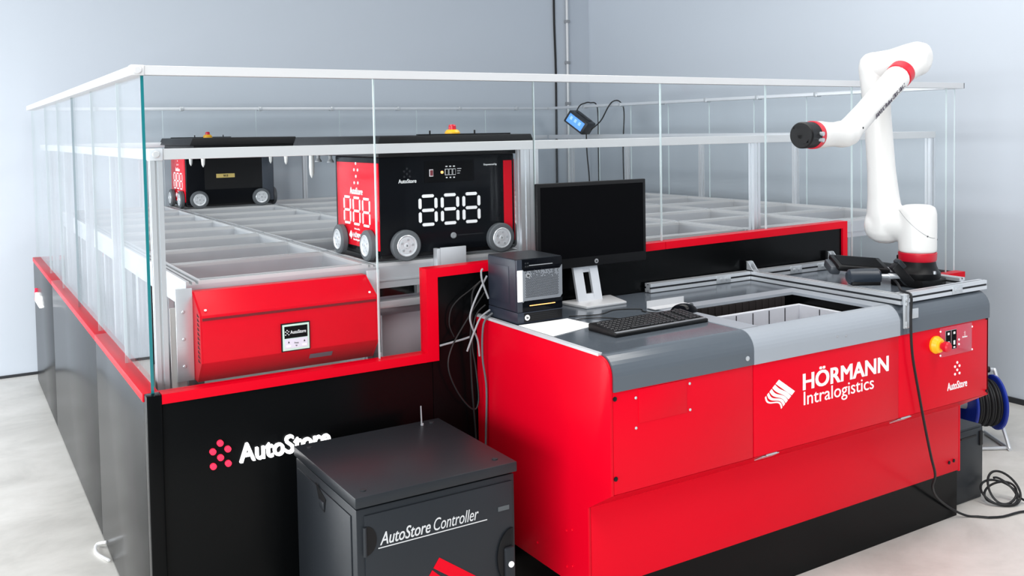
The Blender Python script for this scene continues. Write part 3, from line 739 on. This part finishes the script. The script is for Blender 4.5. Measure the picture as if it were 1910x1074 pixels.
# elbow housing crossing back over the drum, and the fore-arm root
zE = 2.078
mb = MB().rings([(ap_(.088, .225, zE - .006), .035), (ap_(.088, .21, zE - .006), .056), (ap_(.088, .17, zE - .006), .066), (ap_(.092, .08, zE + .002), .066), (ap_(.095, .0, zE + .012), .075), (ap_(.097, -.045, zE + .016), .079), (ap_(.098, -.08, zE + .016), .066), (ap_(.098, -.098, zE + .014), .035)], 32)
FA0 = ap_(.10, -.02, zE + .008); FA1 = ap_(.70, -.02, 1.768); fd = (FA1 - FA0).normalized()
mb.rings([(FA0 - fd * .065, .035), (FA0 - fd * .04, .062), (FA0, .072), (FA0 + fd * .075, .064), (FA0 + fd * .115, .056)], 32)
remesh(mb, 'elbow', .0075, 5, ROBW, arm)
obj('accent_ring', MB().rings([(FA0 + fd * .112, .054), (FA0 + fd * .116, .0575), (FA0 + fd * .158, .0575), (FA0 + fd * .162, .054)], 36), REDP, arm)
L = (FA1 - FA0).length
W1 = ap_(.955, -.02, 1.766)
mb = MB().rings([(FA0 + fd * .160, .050), (FA0 + fd * .164, .056), (FA0 + fd * .30, .054), (FA0 + fd * (L * .72), .049), (FA0 + fd * (L * .9), .050), (FA1, .054), (FA1 + fd * .03, .048), (FA1 + fd * .048, .03)], 32)
mb.rings([(ap_(.65, -.02, 1.775), .030), (ap_(.67, -.02, 1.770), .050), (ap_(.74, -.02, 1.766), .055), (ap_(.80, -.02, 1.766), .049), (ap_(.86, -.02, 1.766), .050), (ap_(.91, -.02, 1.766), .054), (W1, .0525)], 32)
fo = remesh(mb, 'forearm_and_wrist', .0065, 4, ROBW, arm)
obj('accent_ring', MB().rings([(ap_(.95, -.02, 1.766), .050), (ap_(.953, -.02, 1.766), .0545), (ap_(.975, -.02, 1.766), .0545), (ap_(.978, -.02, 1.766), .050)], 36), REDP, arm)
fl = obj('tool_flange', MB().rings([(ap_(.977, -.02, 1.766), .048), (ap_(.98, -.02, 1.766), .051), (ap_(1.045, -.02, 1.766), .051), (ap_(1.052, -.02, 1.766), .047), (ap_(1.052, -.02, 1.766), .036), (ap_(1.044, -.02, 1.766), .034), (ap_(1.044, -.02, 1.766), .022), (ap_(1.05, -.02, 1.766), .020), (ap_(1.05, -.02, 1.766), .008)], 36), BLACKP, arm)
side_d = (-AA * .8 + ZZ * -.1).normalized()
for dz in (.012, -.012):
    q = ap_(.995, -.02, 1.766) + side_d * .045 + ZZ * dz
    obj('connector', MB().lathe([(.007, 0), (.007, .012), (.0085, .012), (.0085, .02)], q, side_d, 10), STEEL, fl)
seam = []
for k in range(17):
    t = k / 16; th = math.atan2(-.58, -.81) - 1.25 + 2.3 * t
    seam.append(AB + Vector((math.cos(th) * .0846, math.sin(th) * .0846, .315 - .125 * math.sin(t * PI / 2) ** 1.4)))
obj('cover_seam', MB().tube(seam, .0011, 6, 2), GCAB, arm)
# lettering along the fore-arm, on the side towards the workstation front
tm_ = text_mb('FANUC Robot CRX-10iA/L', .30, .022, .006, depth=.001)
mid = FA0 + fd * .19
nrm = (-AA); upv = nrm.cross(-fd) * -1
upv = fd.cross(nrm) * -1
if upv.z < 0: upv = -upv
xa = -fd
M = Matrix.Translation(FA0 + fd * .515 + upv * -.022 + nrm * .0) @ Matrix(((xa.x, upv.x, nrm.x, 0), (xa.y, upv.y, nrm.y, 0), (xa.z, upv.z, nrm.z, 0), (0, 0, 0, 1)))
def wrap(p, r=.0535):
    h = p.y - .022; r2 = r + .0008
    return Vector((p.x, p.y, math.sqrt(max(0, r2 * r2 - h * h)) + p.z))
tm_.v = [wrap(p) for p in tm_.v]; tm_.xf(M)
obj('lettering', tm_, mat('dark_print', (60, 50, 70), .5), fo, smooth=0)
for p, d in ((ap_(.075, -.082, 2.06), -AA), (ap_(.66, -.07, 1.79), -AA), (ap_(.78, -.067, 1.765), -AA), (AB + Vector((-.0333, -.0749, .20)), Vector((-.4, -.9, 0)).normalized()), (AB + Vector((.0412, -.0709, .18)), Vector((.5, -.86, 0)).normalized())):
    obj('cover_screw', MB().lathe([(.004, -.012), (.004, .003)], p, d, 8), DSLOT, arm)

# ================================================================== monitor
mo = thing('computer_monitor', 'black flat computer monitor, switched off, on a silver stand', 'monitor', (2.40, 3.28, ZT + .006))
mx0, mx1, mz0, mz1, my = 2.096, 2.672, 1.212, 1.578, 3.318
sc = obj('casing', box(mx0, mx1, my, my + .022, mz0, mz1), BLACKP, mo, .004)
obj('screen', box(mx0 + .016, mx1 - .016, my - .001, my + .004, mz0 + .042, mz1 - .016), SCREEN, sc)
obj('maker_badge', MB().lathe([(.010, 0), (.010, .002)], (2.395, my, mz0 + .020), (0, -1, 0), 20), GCAB, sc)
obj('lettering', text_mb('hp', .010, .010, .006, .3, depth=.001).xf(front(2.390, my - .002, mz0 + .0145)), BLACKP, sc, smooth=0)
# neck: sloped plate with a cut-out
mb = MB(); ny0, ny1 = 3.300, 3.343
def neck(x0, x1, z0_, z1_):
    def yy(z): return ny0 + min(1, (z - 1.07) / (1.205 - 1.07)) * (ny1 - ny0)
    mb.prism([(x0, yy(z0_), z0_), (x0, yy(z1_), z1_), (x0, yy(z1_) + .014, z1_), (x0, yy(z0_) + .014, z0_)], (x1 - x0, 0, 0))
neck(2.285, 2.332, 1.064, 1.236); neck(2.370, 2.412, 1.064, 1.236); neck(2.332, 2.370, 1.064, 1.095); neck(2.332, 2.370, 1.185, 1.236)
obj('neck', mb, ALUM, mo)
obj('base', MB().prism([(2.25, 3.19, ZT + .006), (2.46, 3.19, ZT + .006), (2.50, 3.36, ZT + .006), (2.22, 3.36, ZT + .006)], (0, 0, .012)), RAILW, mo, .004)

# ================================================================== small server on its switch
sw = thing('network_switch', 'flat black network unit with mesh front underneath the small server', 'network unit', (1.95, 3.2, ZT + .006))
sx0, sx1, sy0, sy1 = 1.852, 2.060, 3.085, 3.312
zs0 = ZT + .008; zs1 = zs0 + .044; zs2 = 1.306
obj('housing', box(sx0, sx1, sy0, sy1, zs0, zs1), mat('dark_navy_plastic', (36, 42, 54), .4), sw, .003)
obj('front_mesh', box(sx0 + .03, sx1 - .004, sy0 - .002, sy0 + .001, zs0 + .006, zs1 - .004), BLACKP, sw)
mb = MB()
for i in range(22):
    for j in range(4): disc2(mb, .055 + i * .0058 + (j % 2) * .0029, .011 + j * .0075, .0016, .0006, 6)
o = obj('perforation', mb.xf(front(sx0, sy0 - .002, zs0)), DSLOT, sw, smooth=0); o['kind'] = 'stuff'
obj('maker_badge', MB().lathe([(.011, 0), (.011, .002)], (sx0 + .042, sy0 - .002, zs0 + .023), (0, -1, 0), 20), WHITE, sw)
obj('lettering', text_mb('hp', .011, .012, .006, .3, depth=.001).xf(front(sx0 + .0365, sy0 - .004, zs0 + .017)), BLACKP, sw, smooth=0)
sv = thing('small_server', 'compact cube server with silver perforated front, left end of the worktop', 'server', (1.95, 3.2, zs1))
NAVY = bpy.data.materials['dark_navy_plastic']
obj('casing', box(sx0, sx1, sy0 + .012, sy1, zs1 + .001, zs2), NAVY, sv, .004)
obj('top_lid', box(sx0 + .002, sx1 - .002, sy0 + .004, sy1 - .002, zs2, zs2 + .002), ANTH, sv)
obj('side_cover', MB().prism([(sx0, sy0 + .06, zs1 + .03), (sx0, sy1 - .02, zs1 + .03), (sx0, sy1 - .02, zs2 - .03), (sx0, sy0 + .06, zs2 - .03)], (-.002, 0, 0)), NAVY, sv, .001)
obj('front_frame', box(sx0, sx0 + .024, sy0, sy0 + .012, zs1 + .001, zs2), NAVY, sv, .002)
obj('front_frame', box(sx0 + .024, sx1, sy0, sy0 + .012, zs2 - .045, zs2), BLACKG, sv, .002)
obj('front_frame', box(sx0 + .024, sx1, sy0, sy0 + .012, zs1 + .001, zs1 + .044), BLACKG, sv, .002)
door = obj('front_door', MB().prism([(sx0 + .024, sy0 - .003, zs1 + .038), (sx0 + .03, sy0 - .003, zs1 + .044), (sx1 - .012, sy0 - .003, zs1 + .044), (sx1 - .002, sy0 - .003, zs1 + .056),
     (sx1 - .002, sy0 - .003, zs2 - .032), (sx1 - .012, sy0 - .003, zs2 - .045), (sx0 + .03, sy0 - .003, zs2 - .045), (sx0 + .024, sy0 - .003, zs2 - .038)], (0, .012, 0)), mat('silver_door', (138, 142, 148), .35, .4, .5), sv)
obj('door_side', box(sx0 + .001, sx0 + .024, sy0 - .004, sy0 + .004, zs1 + .042, zs2 - .04), WHITE, sv, .002)
mb = MB(); random.seed(2)
for i in range(27):
    for j in range(21):
        if j > 13 and random.random() < (j - 13) / 8.5: continue
        disc2(mb, .038 + i * .0056 + (j % 2) * .0028, .058 + j * .0052, .0020, .0006, 6)
o = obj('perforation', mb.xf(front(sx0, sy0 - .003, zs1)), DSLOT, door, smooth=0); o['kind'] = 'stuff'
obj('maker_badge', MB().lathe([(.010, 0), (.010, .0015)], (sx0 + .048, sy0 - .003, zs2 - .062), (0, -1, 0), 20), GCAB, door)
obj('lettering', text_mb('hp', .010, .011, .006, .3, depth=.001).xf(front(sx0 + .043, sy0 - .0045, zs2 - .068)), BLACKP, door, smooth=0)
obj('disc_slot', box(sx0 + .055, sx1 - .045, sy0 - .001, sy0 + .001, zs2 - .026, zs2 - .023), GCAB, sv)
obj('status_bar', box(sx0 + .055, sx1 - .035, sy0 - .001, sy0 + .001, zs1 + .022, zs1 + .025), AMBER, sv)
for z in (zs2 - .018, zs2 - .03):
    for x in (sx0 + .036, sx0 + .046): obj('port', box(x, x + .007, sy0 - .001, sy0 + .001, z, z + .006), DSLOT, sv)

# ================================================================== paper, keyboard, mouse, white angle
tz = ZT + .006
pp = obj('paper_sheet', MB().prism([(1.85, 3.075, tz + .0005), (2.075, 3.075, tz + .0005), (2.092, 2.905, tz + .0005), (1.852, 2.838, tz + .0005)], (0, 0, .0015)), PAPER, None, smooth=0)
tag(pp, 'blank white paper sheet lying in front of the small server', 'paper')
kb = thing('keyboard', 'black computer keyboard lying on the grey worktop', 'keyboard', (2.245, 2.775, tz))
KW, KD = .455, .165
obj('body', MB().prism([(2.245 - KW / 2, 2.775 - KD / 2, tz), (2.245 - KW / 2, 2.775 - KD / 2, tz + .014), (2.245 - KW / 2, 2.775 - KD / 2 + .03, tz + .018), (2.245 - KW / 2, 2.775 + KD / 2 - .012, tz + .030), (2.245 - KW / 2, 2.775 + KD / 2, tz + .026), (2.245 - KW / 2, 2.775 + KD / 2, tz)], (KW, 0, 0)), BLACKP, kb, .004)
kz = lambda y: tz + .018 + (y - (2.775 - KD / 2 + .03)) / (KD - .042) * .012
KEYM = mat('key_black', (30, 30, 33), .35, 0, .5)
key0 = obj('key', box(-.0078, .0078, -.0078, .0078, 0, .007).xf(Matrix.Translation((2.245, 2.775, tz))), KEYM, kb, .002, 1)
ky = [2.775 - KD / 2 + .034 + j * .0195 for j in range(6)]
first = True
for j, y in enumerate(ky):
    for i in range(22):
        x = 2.245 - KW / 2 + .022 + i * .0195
        if i in (15, 18): continue
        if j == 0 and 3 < i < 9: continue
        if first: k_ = key0; first = False
        else: k_ = key0.copy(); COL.objects.link(k_)
        k_.location = (x - 2.245, y - 2.775, kz(y) - tz - .002)
obj('space_bar', box(2.245 - KW / 2 + .094, 2.245 - KW / 2 + .186, ky[0] - .008, ky[0] + .008, kz(ky[0]) - .001, kz(ky[0]) + .005), KEYM, kb, .002)
obj('front_strip', box(2.245 - KW / 2 + .006, 2.245 + KW / 2 - .006, 2.775 - KD / 2 + .004, 2.775 - KD / 2 + .018, tz + .014, tz + .018), mat('grey_strip', (120, 122, 126), .3), kb, .002)
for k in (kb,):
    k.rotation_euler = (0, 0, math.radians(2.0))
ms = thing('computer_mouse', 'black computer mouse beside the opening behind the keyboard', 'mouse', (2.525, 2.90, zt))
mb = MB().ball((0, 0, 0), .034, sq=.58).xf(Matrix.Diagonal((1.75, 1.0, 1.0, 1)))
mb.v = [Vector((p.x, p.y, max(p.z, 0) * 1.8)) for p in mb.v]
obj('shell', mb.xf(Matrix.Translation((2.525, 2.90, zt)) @ Matrix.Rotation(-.3, 4, 'Z')), BLACKG, ms)
obj('scroll_wheel', MB().cyl((2.556, 2.886, zt + .027), (2.558, 2.894, zt + .027), .008, n=14), RUB, ms)
PALE = mat('pale_plate', (196, 197, 200), .5)
wa = thing('white_angle_plate', 'small white folded plate standing on the worktop behind the mouse', 'plate', (2.54, 3.06, tz))
obj('upright', box(2.455, 2.655, 3.048, 3.0505, tz, tz + .032), PALE, wa)
obj('foot', box(2.455, 2.655, 2.995, 3.048, tz + .003, tz + .006), PALE, wa)
def cable(name, pts, r, m, label, cat='cable', group=None, n=8, sm=6):
    return tag(obj(name, MB().tube(pts, r, n, sm), m), label, cat, group)
cz = tz + .003
cable('keyboard_cable', [(2.30, 2.86, cz + .01), (2.26, 2.90, cz), (2.20, 2.99, cz), (2.12, 3.03, cz), (2.08, 3.02, cz)], .0022, RUBK, 'thin black cable from keyboard towards the server')
cable('mouse_cable', [(2.488, 2.915, zt + .006), (2.44, 2.93, cz), (2.40, 3.00, cz), (2.42, 3.05, cz), (2.33, 3.10, cz), (2.22, 3.06, cz), (2.10, 3.10, cz)], .0022, RUBK, 'thin black cable from mouse curling below the monitor')

# ================================================================== tablet, scanner and clamp lying beside the arm
RV = Vector((.847, -.53, 0)); VV = Vector((.53, .847, 0))
tb = thing('tablet_pendant', 'black handheld control tablet lying tilted left of the arm base', 'tablet', (3.62, 2.93, zp1))
Mt = Matrix.Translation((3.60, 2.90, zp1 + .058)) @ Matrix(((RV.x, VV.x, 0, 0), (RV.y, VV.y, 0, 0), (0, 0, 1, 0), (0, 0, 0, 1))) @ Matrix.Rotation(.09, 4, 'Y') @ Matrix.Rotation(.22, 4, 'X')
obj('casing', box(-.125, .115, -.08, .08, -.014, .012).xf(Mt), BLACKP, tb, .008)
obj('screen', box(-.105, .09, -.062, .062, .011, .0135).xf(Mt), SCREEN, tb)
obj('grip', box(-.15, -.10, -.05, .06, -.045, -.004).xf(Mt), mat('charcoal_plastic', (62, 66, 72), .4), tb, .012)
sn = thing('handheld_scanner', 'black rounded scanner head with cable plug lying on the profile', 'scanner', (3.46, 2.70, zp1))
sc0 = Vector((3.435, 2.735, zp1 + .036))
obj('head', MB().rings([(sc0 - RV * .085, .020), (sc0 - RV * .075, .033), (sc0 - RV * .02, .036), (sc0 + RV * .05, .036), (sc0 + RV * .06, .028)], 20), mat('blue_black_plastic', (36, 44, 54), .35), sn)
obj('foot', box(-.07, .055, -.03, .03, -.036, -.018).xf(Matrix.Translation(sc0) @ Matrix(((RV.x, VV.x, 0, 0), (RV.y, VV.y, 0, 0), (0, 0, 1, 0), (0, 0, 0, 1)))), BLACKP, sn, .004)
obj('plug', MB().rings([(sc0 + RV * .058, .010), (sc0 + RV * .10, .010), (sc0 + RV * .10, .014), (sc0 + RV * .15, .012), (sc0 + RV * .17, .005)], 12), STEEL, sn)
cl = thing('black_clamp', 'black angled clamp block between the scanner and arm base', 'clamp', (3.60, 2.68, zp1))
Mc = Matrix.Translation((3.575, 2.655, zp1 + .045)) @ Matrix(((RV.x, VV.x, 0, 0), (RV.y, VV.y, 0, 0), (0, 0, 1, 0), (0, 0, 0, 1))) @ Matrix.Rotation(.85, 4, 'Y')
obj('jaw', box(-.055, .055, -.025, .025, -.022, .016).xf(Mc), BLACKP, cl, .004)
obj('hinge_block', box(-.06, -.02, -.028, .028, .012, .032).xf(Mc), ANTH, cl, .003)
cable('scanner_cable', [(3.555, 2.685, zp1 + .020), (3.50, 2.62, zp1 + .012), (3.40, 2.53, zp1 + .007), (3.365, 2.475, zp1 + .007), (3.352, 2.445, zp1 - .005), (3.345, 2.442, 1.0), (3.355, 2.442, .86), (3.395, 2.442, .70), (3.445, 2.444, .53), (3.49, 2.448, .40), (3.535, 2.46, .31), (3.61, 2.525, .22), (3.72, 2.575, .13), (3.84, 2.588, .05), (3.92, 2.565, .008), (3.96, 2.53, .006), (3.986, 2.501, .006)], .0055, RUBK, 'long black cable hanging down the red workstation front')
ab = thing('arm_supply_block', 'black and red plug block with cables behind the arm base', 'plug block', (3.92, 2.90, zp1))
obj('block', box(3.90, 3.95, 2.88, 2.93, zp1, zp1 + .075), BLACKP, ab, .006)
obj('red_lead', MB().tube([(3.93, 2.905, zp1 + .06), (3.99, 2.89, zp1 + .05), (4.03, 2.87, zp1 - .03), (4.04, 2.86, zp1 - .12)], .006, 8), REDP, ab)
obj('black_lead', MB().tube([(3.94, 2.90, zp1 + .045), (3.99, 2.86, zp1 + .03), (4.01, 2.83, zp1 - .02), (4.02, 2.82, zp1 - .12)], .008, 8), RUBK, ab)

# ================================================================== controller cabinet in front
ct_ = thing('controller_cabinet', 'square black steel control cabinet standing in the foreground', 'cabinet', (1.31, 2.96, 0))
cx0, cx1, cy0, cy1, cz1 = 1.022, 1.592, 2.672, 3.258, .70
lid = obj('lid', box(cx0, cx1, cy0, cy1, cz1 - .034, cz1), ANTH, ct_, .003)
for x, y in ((cx0 + .045, cy0 + .05), (cx0 + .04, cy1 - .05), (cx1 - .05, cy0 + .06), (cx1 - .05, cy1 - .04)):
    obj('lid_screw', MB().lathe([(.010, 0), (.010, .003), (.005, .004)], (x, y, cz1), n=14), DSLOT, lid)
obj('antenna', MB().rings([((1.50, 3.21, cz1), .006), ((1.50, 3.21, cz1 + .006), .006), ((1.498, 3.21, cz1 + .007), .003), ((1.494, 3.205, cz1 + .075), .0025)], 8), GCAB, ct_)
obj('frame', box(cx0 + .006, cx1 - .006, cy0 + .012, cy1 - .006, 0.0, cz1 - .042), ANTH, ct_, .003)
obj('gap', box(cx0 + .02, cx1 - .02, cy0 + .02, cy1 - .02, cz1 - .042, cz1 - .034), BLACKP, ct_)
FY = cy0 + .004
dr = obj('door', box(cx0 + .030, cx1 - .018, FY, cy0 + .013, .03, cz1 - .062), ANTH, ct_, .002)
obj('lettering', text_mb('AutoStore', .172, .040, .010, .28, .0012).xf(front(1.100, FY, .536)), TXTG, dr, smooth=0)
obj('lettering', text_mb('Controller', .162, .040, -.002, .28, .0012).xf(front(1.283, FY, .537)), TXTG, dr, smooth=0)
obj('underline', box(1.094, 1.476, FY - .0012, FY + .001, .527, .530), TXTG, dr)
for q in stripes((.0, .0), (.165, -.12), (-.10, -.135)): obj('emblem_stripe', q.xf(front(1.30, FY, .447)), RED, dr, smooth=0)
hl = obj('door_handle', MB().prism([(1.572, FY, .385 + .098)] + [(1.572 - .062 * math.sin(PI * k / 14), FY, .385 + .098 * math.cos(PI * k / 14)) for k in range(1, 14)] + [(1.572, FY, .385 - .098)], (0, -.008, 0)), BLACKP, dr, .003)
obj('handle_lever', box(1.532, 1.570, FY - .022, FY - .006, .30, .425), ANTH, dr, .012)
obj('lock', MB().lathe([(.010, 0), (.010, .004), (.006, .005)], (1.552, FY - .022, .368), (0, -1, 0), 16), WHITE, dr)
hp = obj('hinge_recess', MB().prism([(1.053 + .036 * math.sin(PI * k / 12), FY + .001, .560 + .046 * math.cos(PI * k / 12)) for k in range(13)], (0, -.003, 0)), BLACKP, dr)
obj('hinge_pin', MB().cyl((1.050, FY - .004, .515), (1.050, FY - .004, .605), .006, n=10), ANTH, dr)
obj('badge', box(1.518, 1.56, FY - .002, FY + .001, .545, .560), mat('dim_label', (74, 80, 84), .35), dr)
sp = obj('side_panel', box(cx0 + .001, cx0 + .008, cy0 + .05, cy1 - .03, .03, cz1 - .07), ANTH, ct_, .002)
rc = obj('side_latch', MB().prism([(cx0 + .001, 3.03, .640), (cx0 + .001, 2.935, .612), (cx0 + .001, 2.95, .565), (cx0 + .001, 2.985, .57)], (-.002, 0, 0)), BLACKP, sp)
obj('latch_tab', box(cx0 - .006, cx0 + .001, 2.945, 2.985, .575, .600), ANTH, rc, .002)

# ================================================================== floor cabinet, cable reel and coil at right
fc = thing('floor_cabinet', 'black metal cabinet on the floor right of the workstation', 'cabinet', (4.1, 2.85, 0))
obj('body', box(3.96, 4.20, 2.672, 3.12, 0, .355), ANTH, fc, .004)
obj('door', box(3.965, 4.195, 2.664, 2.672, .02, .345), ANTH, fc, .003)
obj('handle_groove', box(4.02, 4.14, 2.661, 2.665, .310, .318), BLACKP, fc)
obj('corner_latch', box(4.165, 4.19, 2.658, 2.665, .26, .33), BLACKP, fc, .003)
rl = thing('cable_reel', 'blue cable reel wound with black cable on a tubular stand', 'cable reel', (4.93, 3.15, 0))
rc0 = Vector((4.90, 3.13, .235)); RA = RV
for d in (-.085, .075):
    obj('flange', MB().lathe([(.03, 0), (.145, 0), (.152, .004), (.152, .014), (.145, .018), (.03, .018)], rc0 + RA * d, RA, 40), BLUE, rl)
for k in range(9):
    obj('winding', MB().rings([(rc0 + RA * (-.066 + k * .0165) + (VV * math.cos(2 * PI * j / 28) + ZZ * math.sin(2 * PI * j / 28)) * (.118 + .006 * (k % 2)) , .0095) for j in range(29)], 8, False), RUBK, rl)
obj('core', MB().lathe([(.112, 0), (.112, .145)], rc0 - RA * .07, RA, 30), RUBK, rl)
st = rc0 + RA * .105
obj('stand', MB().tube([st + VV * .16 + ZZ * -.223, st - VV * .10 + ZZ * -.225, st - VV * .115 + ZZ * -.21, st + ZZ * -.05, st + ZZ * .06, st + VV * .04 + ZZ * .16, st - RA * .02 + VV * .05 + ZZ * .172, st - RA * .19 + VV * .05 + ZZ * .172], .010, 10), ALU, rl)
obj('stand', MB().tube([st - VV * .10 + ZZ * -.225, st - RA * .02 - VV * .11 + ZZ * -.225, st - RA * .20 - VV * .11 + ZZ * -.225, st - RA * .21 - VV * .10 + ZZ * -.225, st - RA * .21 + VV * .16 + ZZ * -.223], .010, 10), ALU, rl)
obj('grip', MB().tube([st - RA * .03 + VV * .05 + ZZ * .172, st - RA * .10 + VV * .05 + ZZ * .18, st - RA * .16 + VV * .05 + ZZ * .172], .018, 10), RUBK, rl)
obj('socket', MB().cyl(rc0 - RA * .085, rc0 - RA * .125, .035, .028, 16), GCAB, rl)
cc = Vector((4.21, 2.575, 0))
pts = []
for j in range(61):
    t = j / 60; a = t * 2 * PI * 3.3
    r_ = .088 - .03 * t; tilt = .25 + .75 * abs(math.sin(1.3 * PI * t))
    c_ = cc + RV * (.012 * math.sin(3 * a / 2)) + VV * .0
    v_ = (VV * math.cos(tilt) + ZZ * math.sin(tilt))
    p = c_ + RV * math.cos(a) * r_ + v_ * math.sin(a) * r_
    zmin = .007; p.z += .088 * math.sin(tilt) * .98; p.z = max(p.z, zmin); pts.append(p)
pts = [Vector((3.985, 2.502, .006)), Vector((4.05, 2.47, .006)), Vector((4.16, 2.455, .007)), Vector((4.26, 2.42, .007)), Vector((4.28, 2.45, .007))] + pts
cable('coiled_cable', pts, .0055, RUBK, 'black cable coiled in loose loops on the floor by the floor cabinet', n=8, sm=3)

# ================================================================== cable bundle beside the workstation
gB = 'cables hanging behind the workstation corner'
cable('hanging_cable', [(1.845, 3.345, 1.20), (1.80, 3.345, 1.156), (1.790, 3.34, 1.059), (1.782, 3.34, .951), (1.788, 3.345, .776), (1.805, 3.35, .532), (1.806, 3.35, .3), (1.806, 3.35, .01)], .0042, RUBK, 'black cable dropping straight down beside the red workstation side', group=gB)
cable('hanging_cable', [(1.845, 3.33, 1.151), (1.76, 3.335, 1.041), (1.693, 3.335, .942), (1.679, 3.335, .858), (1.72, 3.33, .755), (1.777, 3.32, .686), (1.803, 3.32, .719), (1.797, 3.325, .841), (1.782, 3.325, .951), (1.80, 3.325, 1.06), (1.845, 3.325, 1.10)], .0036, RUBK, 'black cable hanging in the widest loop left of the workstation', group=gB)
cable('hanging_cable', [(1.846, 3.35, 1.20), (1.79, 3.355, 1.16), (1.742, 3.36, 1.129), (1.708, 3.362, 1.09), (1.70, 3.362, 1.03), (1.72, 3.362, .98)], .0028, RUBK, 'black cable arching against the black wall below the red trim', group=gB)
cable('hanging_cable', [(1.846, 3.31, 1.22), (1.79, 3.30, 1.14), (1.762, 3.30, 1.074), (1.767, 3.30, 1.029), (1.795, 3.305, .97), (1.806, 3.31, .9)], .004, GCAB, 'grey cable curling left beside the server back', group=gB)
cable('hanging_cable', [(1.846, 3.29, 1.085), (1.80, 3.285, 1.06), (1.772, 3.285, 1.01), (1.752, 3.29, .96), (1.745, 3.30, .93)], .004, GCAB, 'short pale grey cable with end sticking out to the left', group=gB)
cable('hanging_cable', [(1.66, 3.372, .950), (1.71, 3.368, .957), (1.763, 3.36, .966), (1.80, 3.355, .975)], .0042, GCAB, 'grey cable running level along the black wall to the bundle', group=gB)
cable('hanging_cable', [(1.846, 3.27, 1.075), (1.805, 3.27, 1.036), (1.800, 3.275, .905), (1.818, 3.28, .771), (1.816, 3.29, .55), (1.814, 3.30, .3), (1.812, 3.30, .01)], .0042, RUB, 'dark grey cable falling down in front of the black cables', group=gB)
cable('hanging_cable', [(1.846, 3.30, 1.13), (1.82, 3.30, 1.20), (1.815, 3.30, 1.24), (1.822, 3.30, 1.252)], .0042, GCAB, 'grey cable plug sticking up beside the server', group=gB)

# ================================================================== device on the fence, wall services
dv = thing('display_device', 'small black device with lit blue display hung on the far glass fence', 'device', (5.02, 7.17, 1.76))
Md = Matrix.Translation((4.985, 7.13, 1.862)) @ Matrix.Rotation(math.radians(-62), 4, 'Z') @ Matrix.Rotation(.62, 4, 'Y')
obj('casing', box(-.13, .10, -.07, .10, -.062, .062).xf(Md), ANTH, dv, .012)
obj('display', box(-.105, .072, -.0725, -.068, -.042, .042).xf(Md), LCD, dv)
obj('top_ridge', box(-.09, .06, .0, .07, .060, .070).xf(Md), ANTH, dv, .004)
for k in range(3): obj('display_mark', box(-.085 + k * .05, -.06 + k * .05, -.0735, -.072, -.006, .026).xf(Md), mat('lcd_pale', (150, 195, 245), .4, emit=(150, 200, 250), estr=.5), dv)
cable('device_cord', [(5.00, 7.26, 1.91), (5.04, 7.22, 2.02), (5.07, 7.17, 2.047), (5.09, 7.12, 2.05), (5.16, 7.10, 2.0), (5.165, 7.10, 1.6), (5.165, 7.10, .95)], .006, RUBK, 'black cord looped over the far rail left of the blue display')
cable('device_cord', [(5.04, 7.04, 1.80), (5.05, 6.90, 1.88), (5.06, 6.80, 2.0), (5.08, 6.75, 2.05), (5.13, 6.72, 2.045), (5.16, 6.70, 1.95), (5.16, 6.72, 1.6), (5.16, 6.70, .95)], .006, RUBK, 'black cord looped over the far rail right of the blue display')
cable('device_cord', [(5.03, 7.10, 1.80), (5.035, 7.10, 1.6), (5.04, 7.08, 1.4), (5.04, 7.07, 1.27)], .006, RUBK, 'black cord hanging straight down under the blue display')
wp = thing('wall_conduit', 'grey vertical conduit pipe clipped to the back wall corner', 'pipe', (5.51, WY - .02, 1.0))
obj('pipe', MB().cyl((5.515, WY - .022, .05), (5.515, WY - .022, 5.7), .016, n=14), RAILW, wp)
for k in range(6): obj('pipe_clip', box(5.492, 5.538, WY - .04, WY, .8 + k * .42, .83 + k * .42), GCAB, wp, .002)
cable('wall_cable', [(5.37, WY - .01, 5.7), (5.37, WY - .01, 4), (5.362, WY - .012, 3.0), (5.375, WY - .01, 2.4), (5.37, WY - .012, 1.5), (5.37, WY - .01, .3)], .011, RUBK, 'black cable running down the back wall beside the conduit')
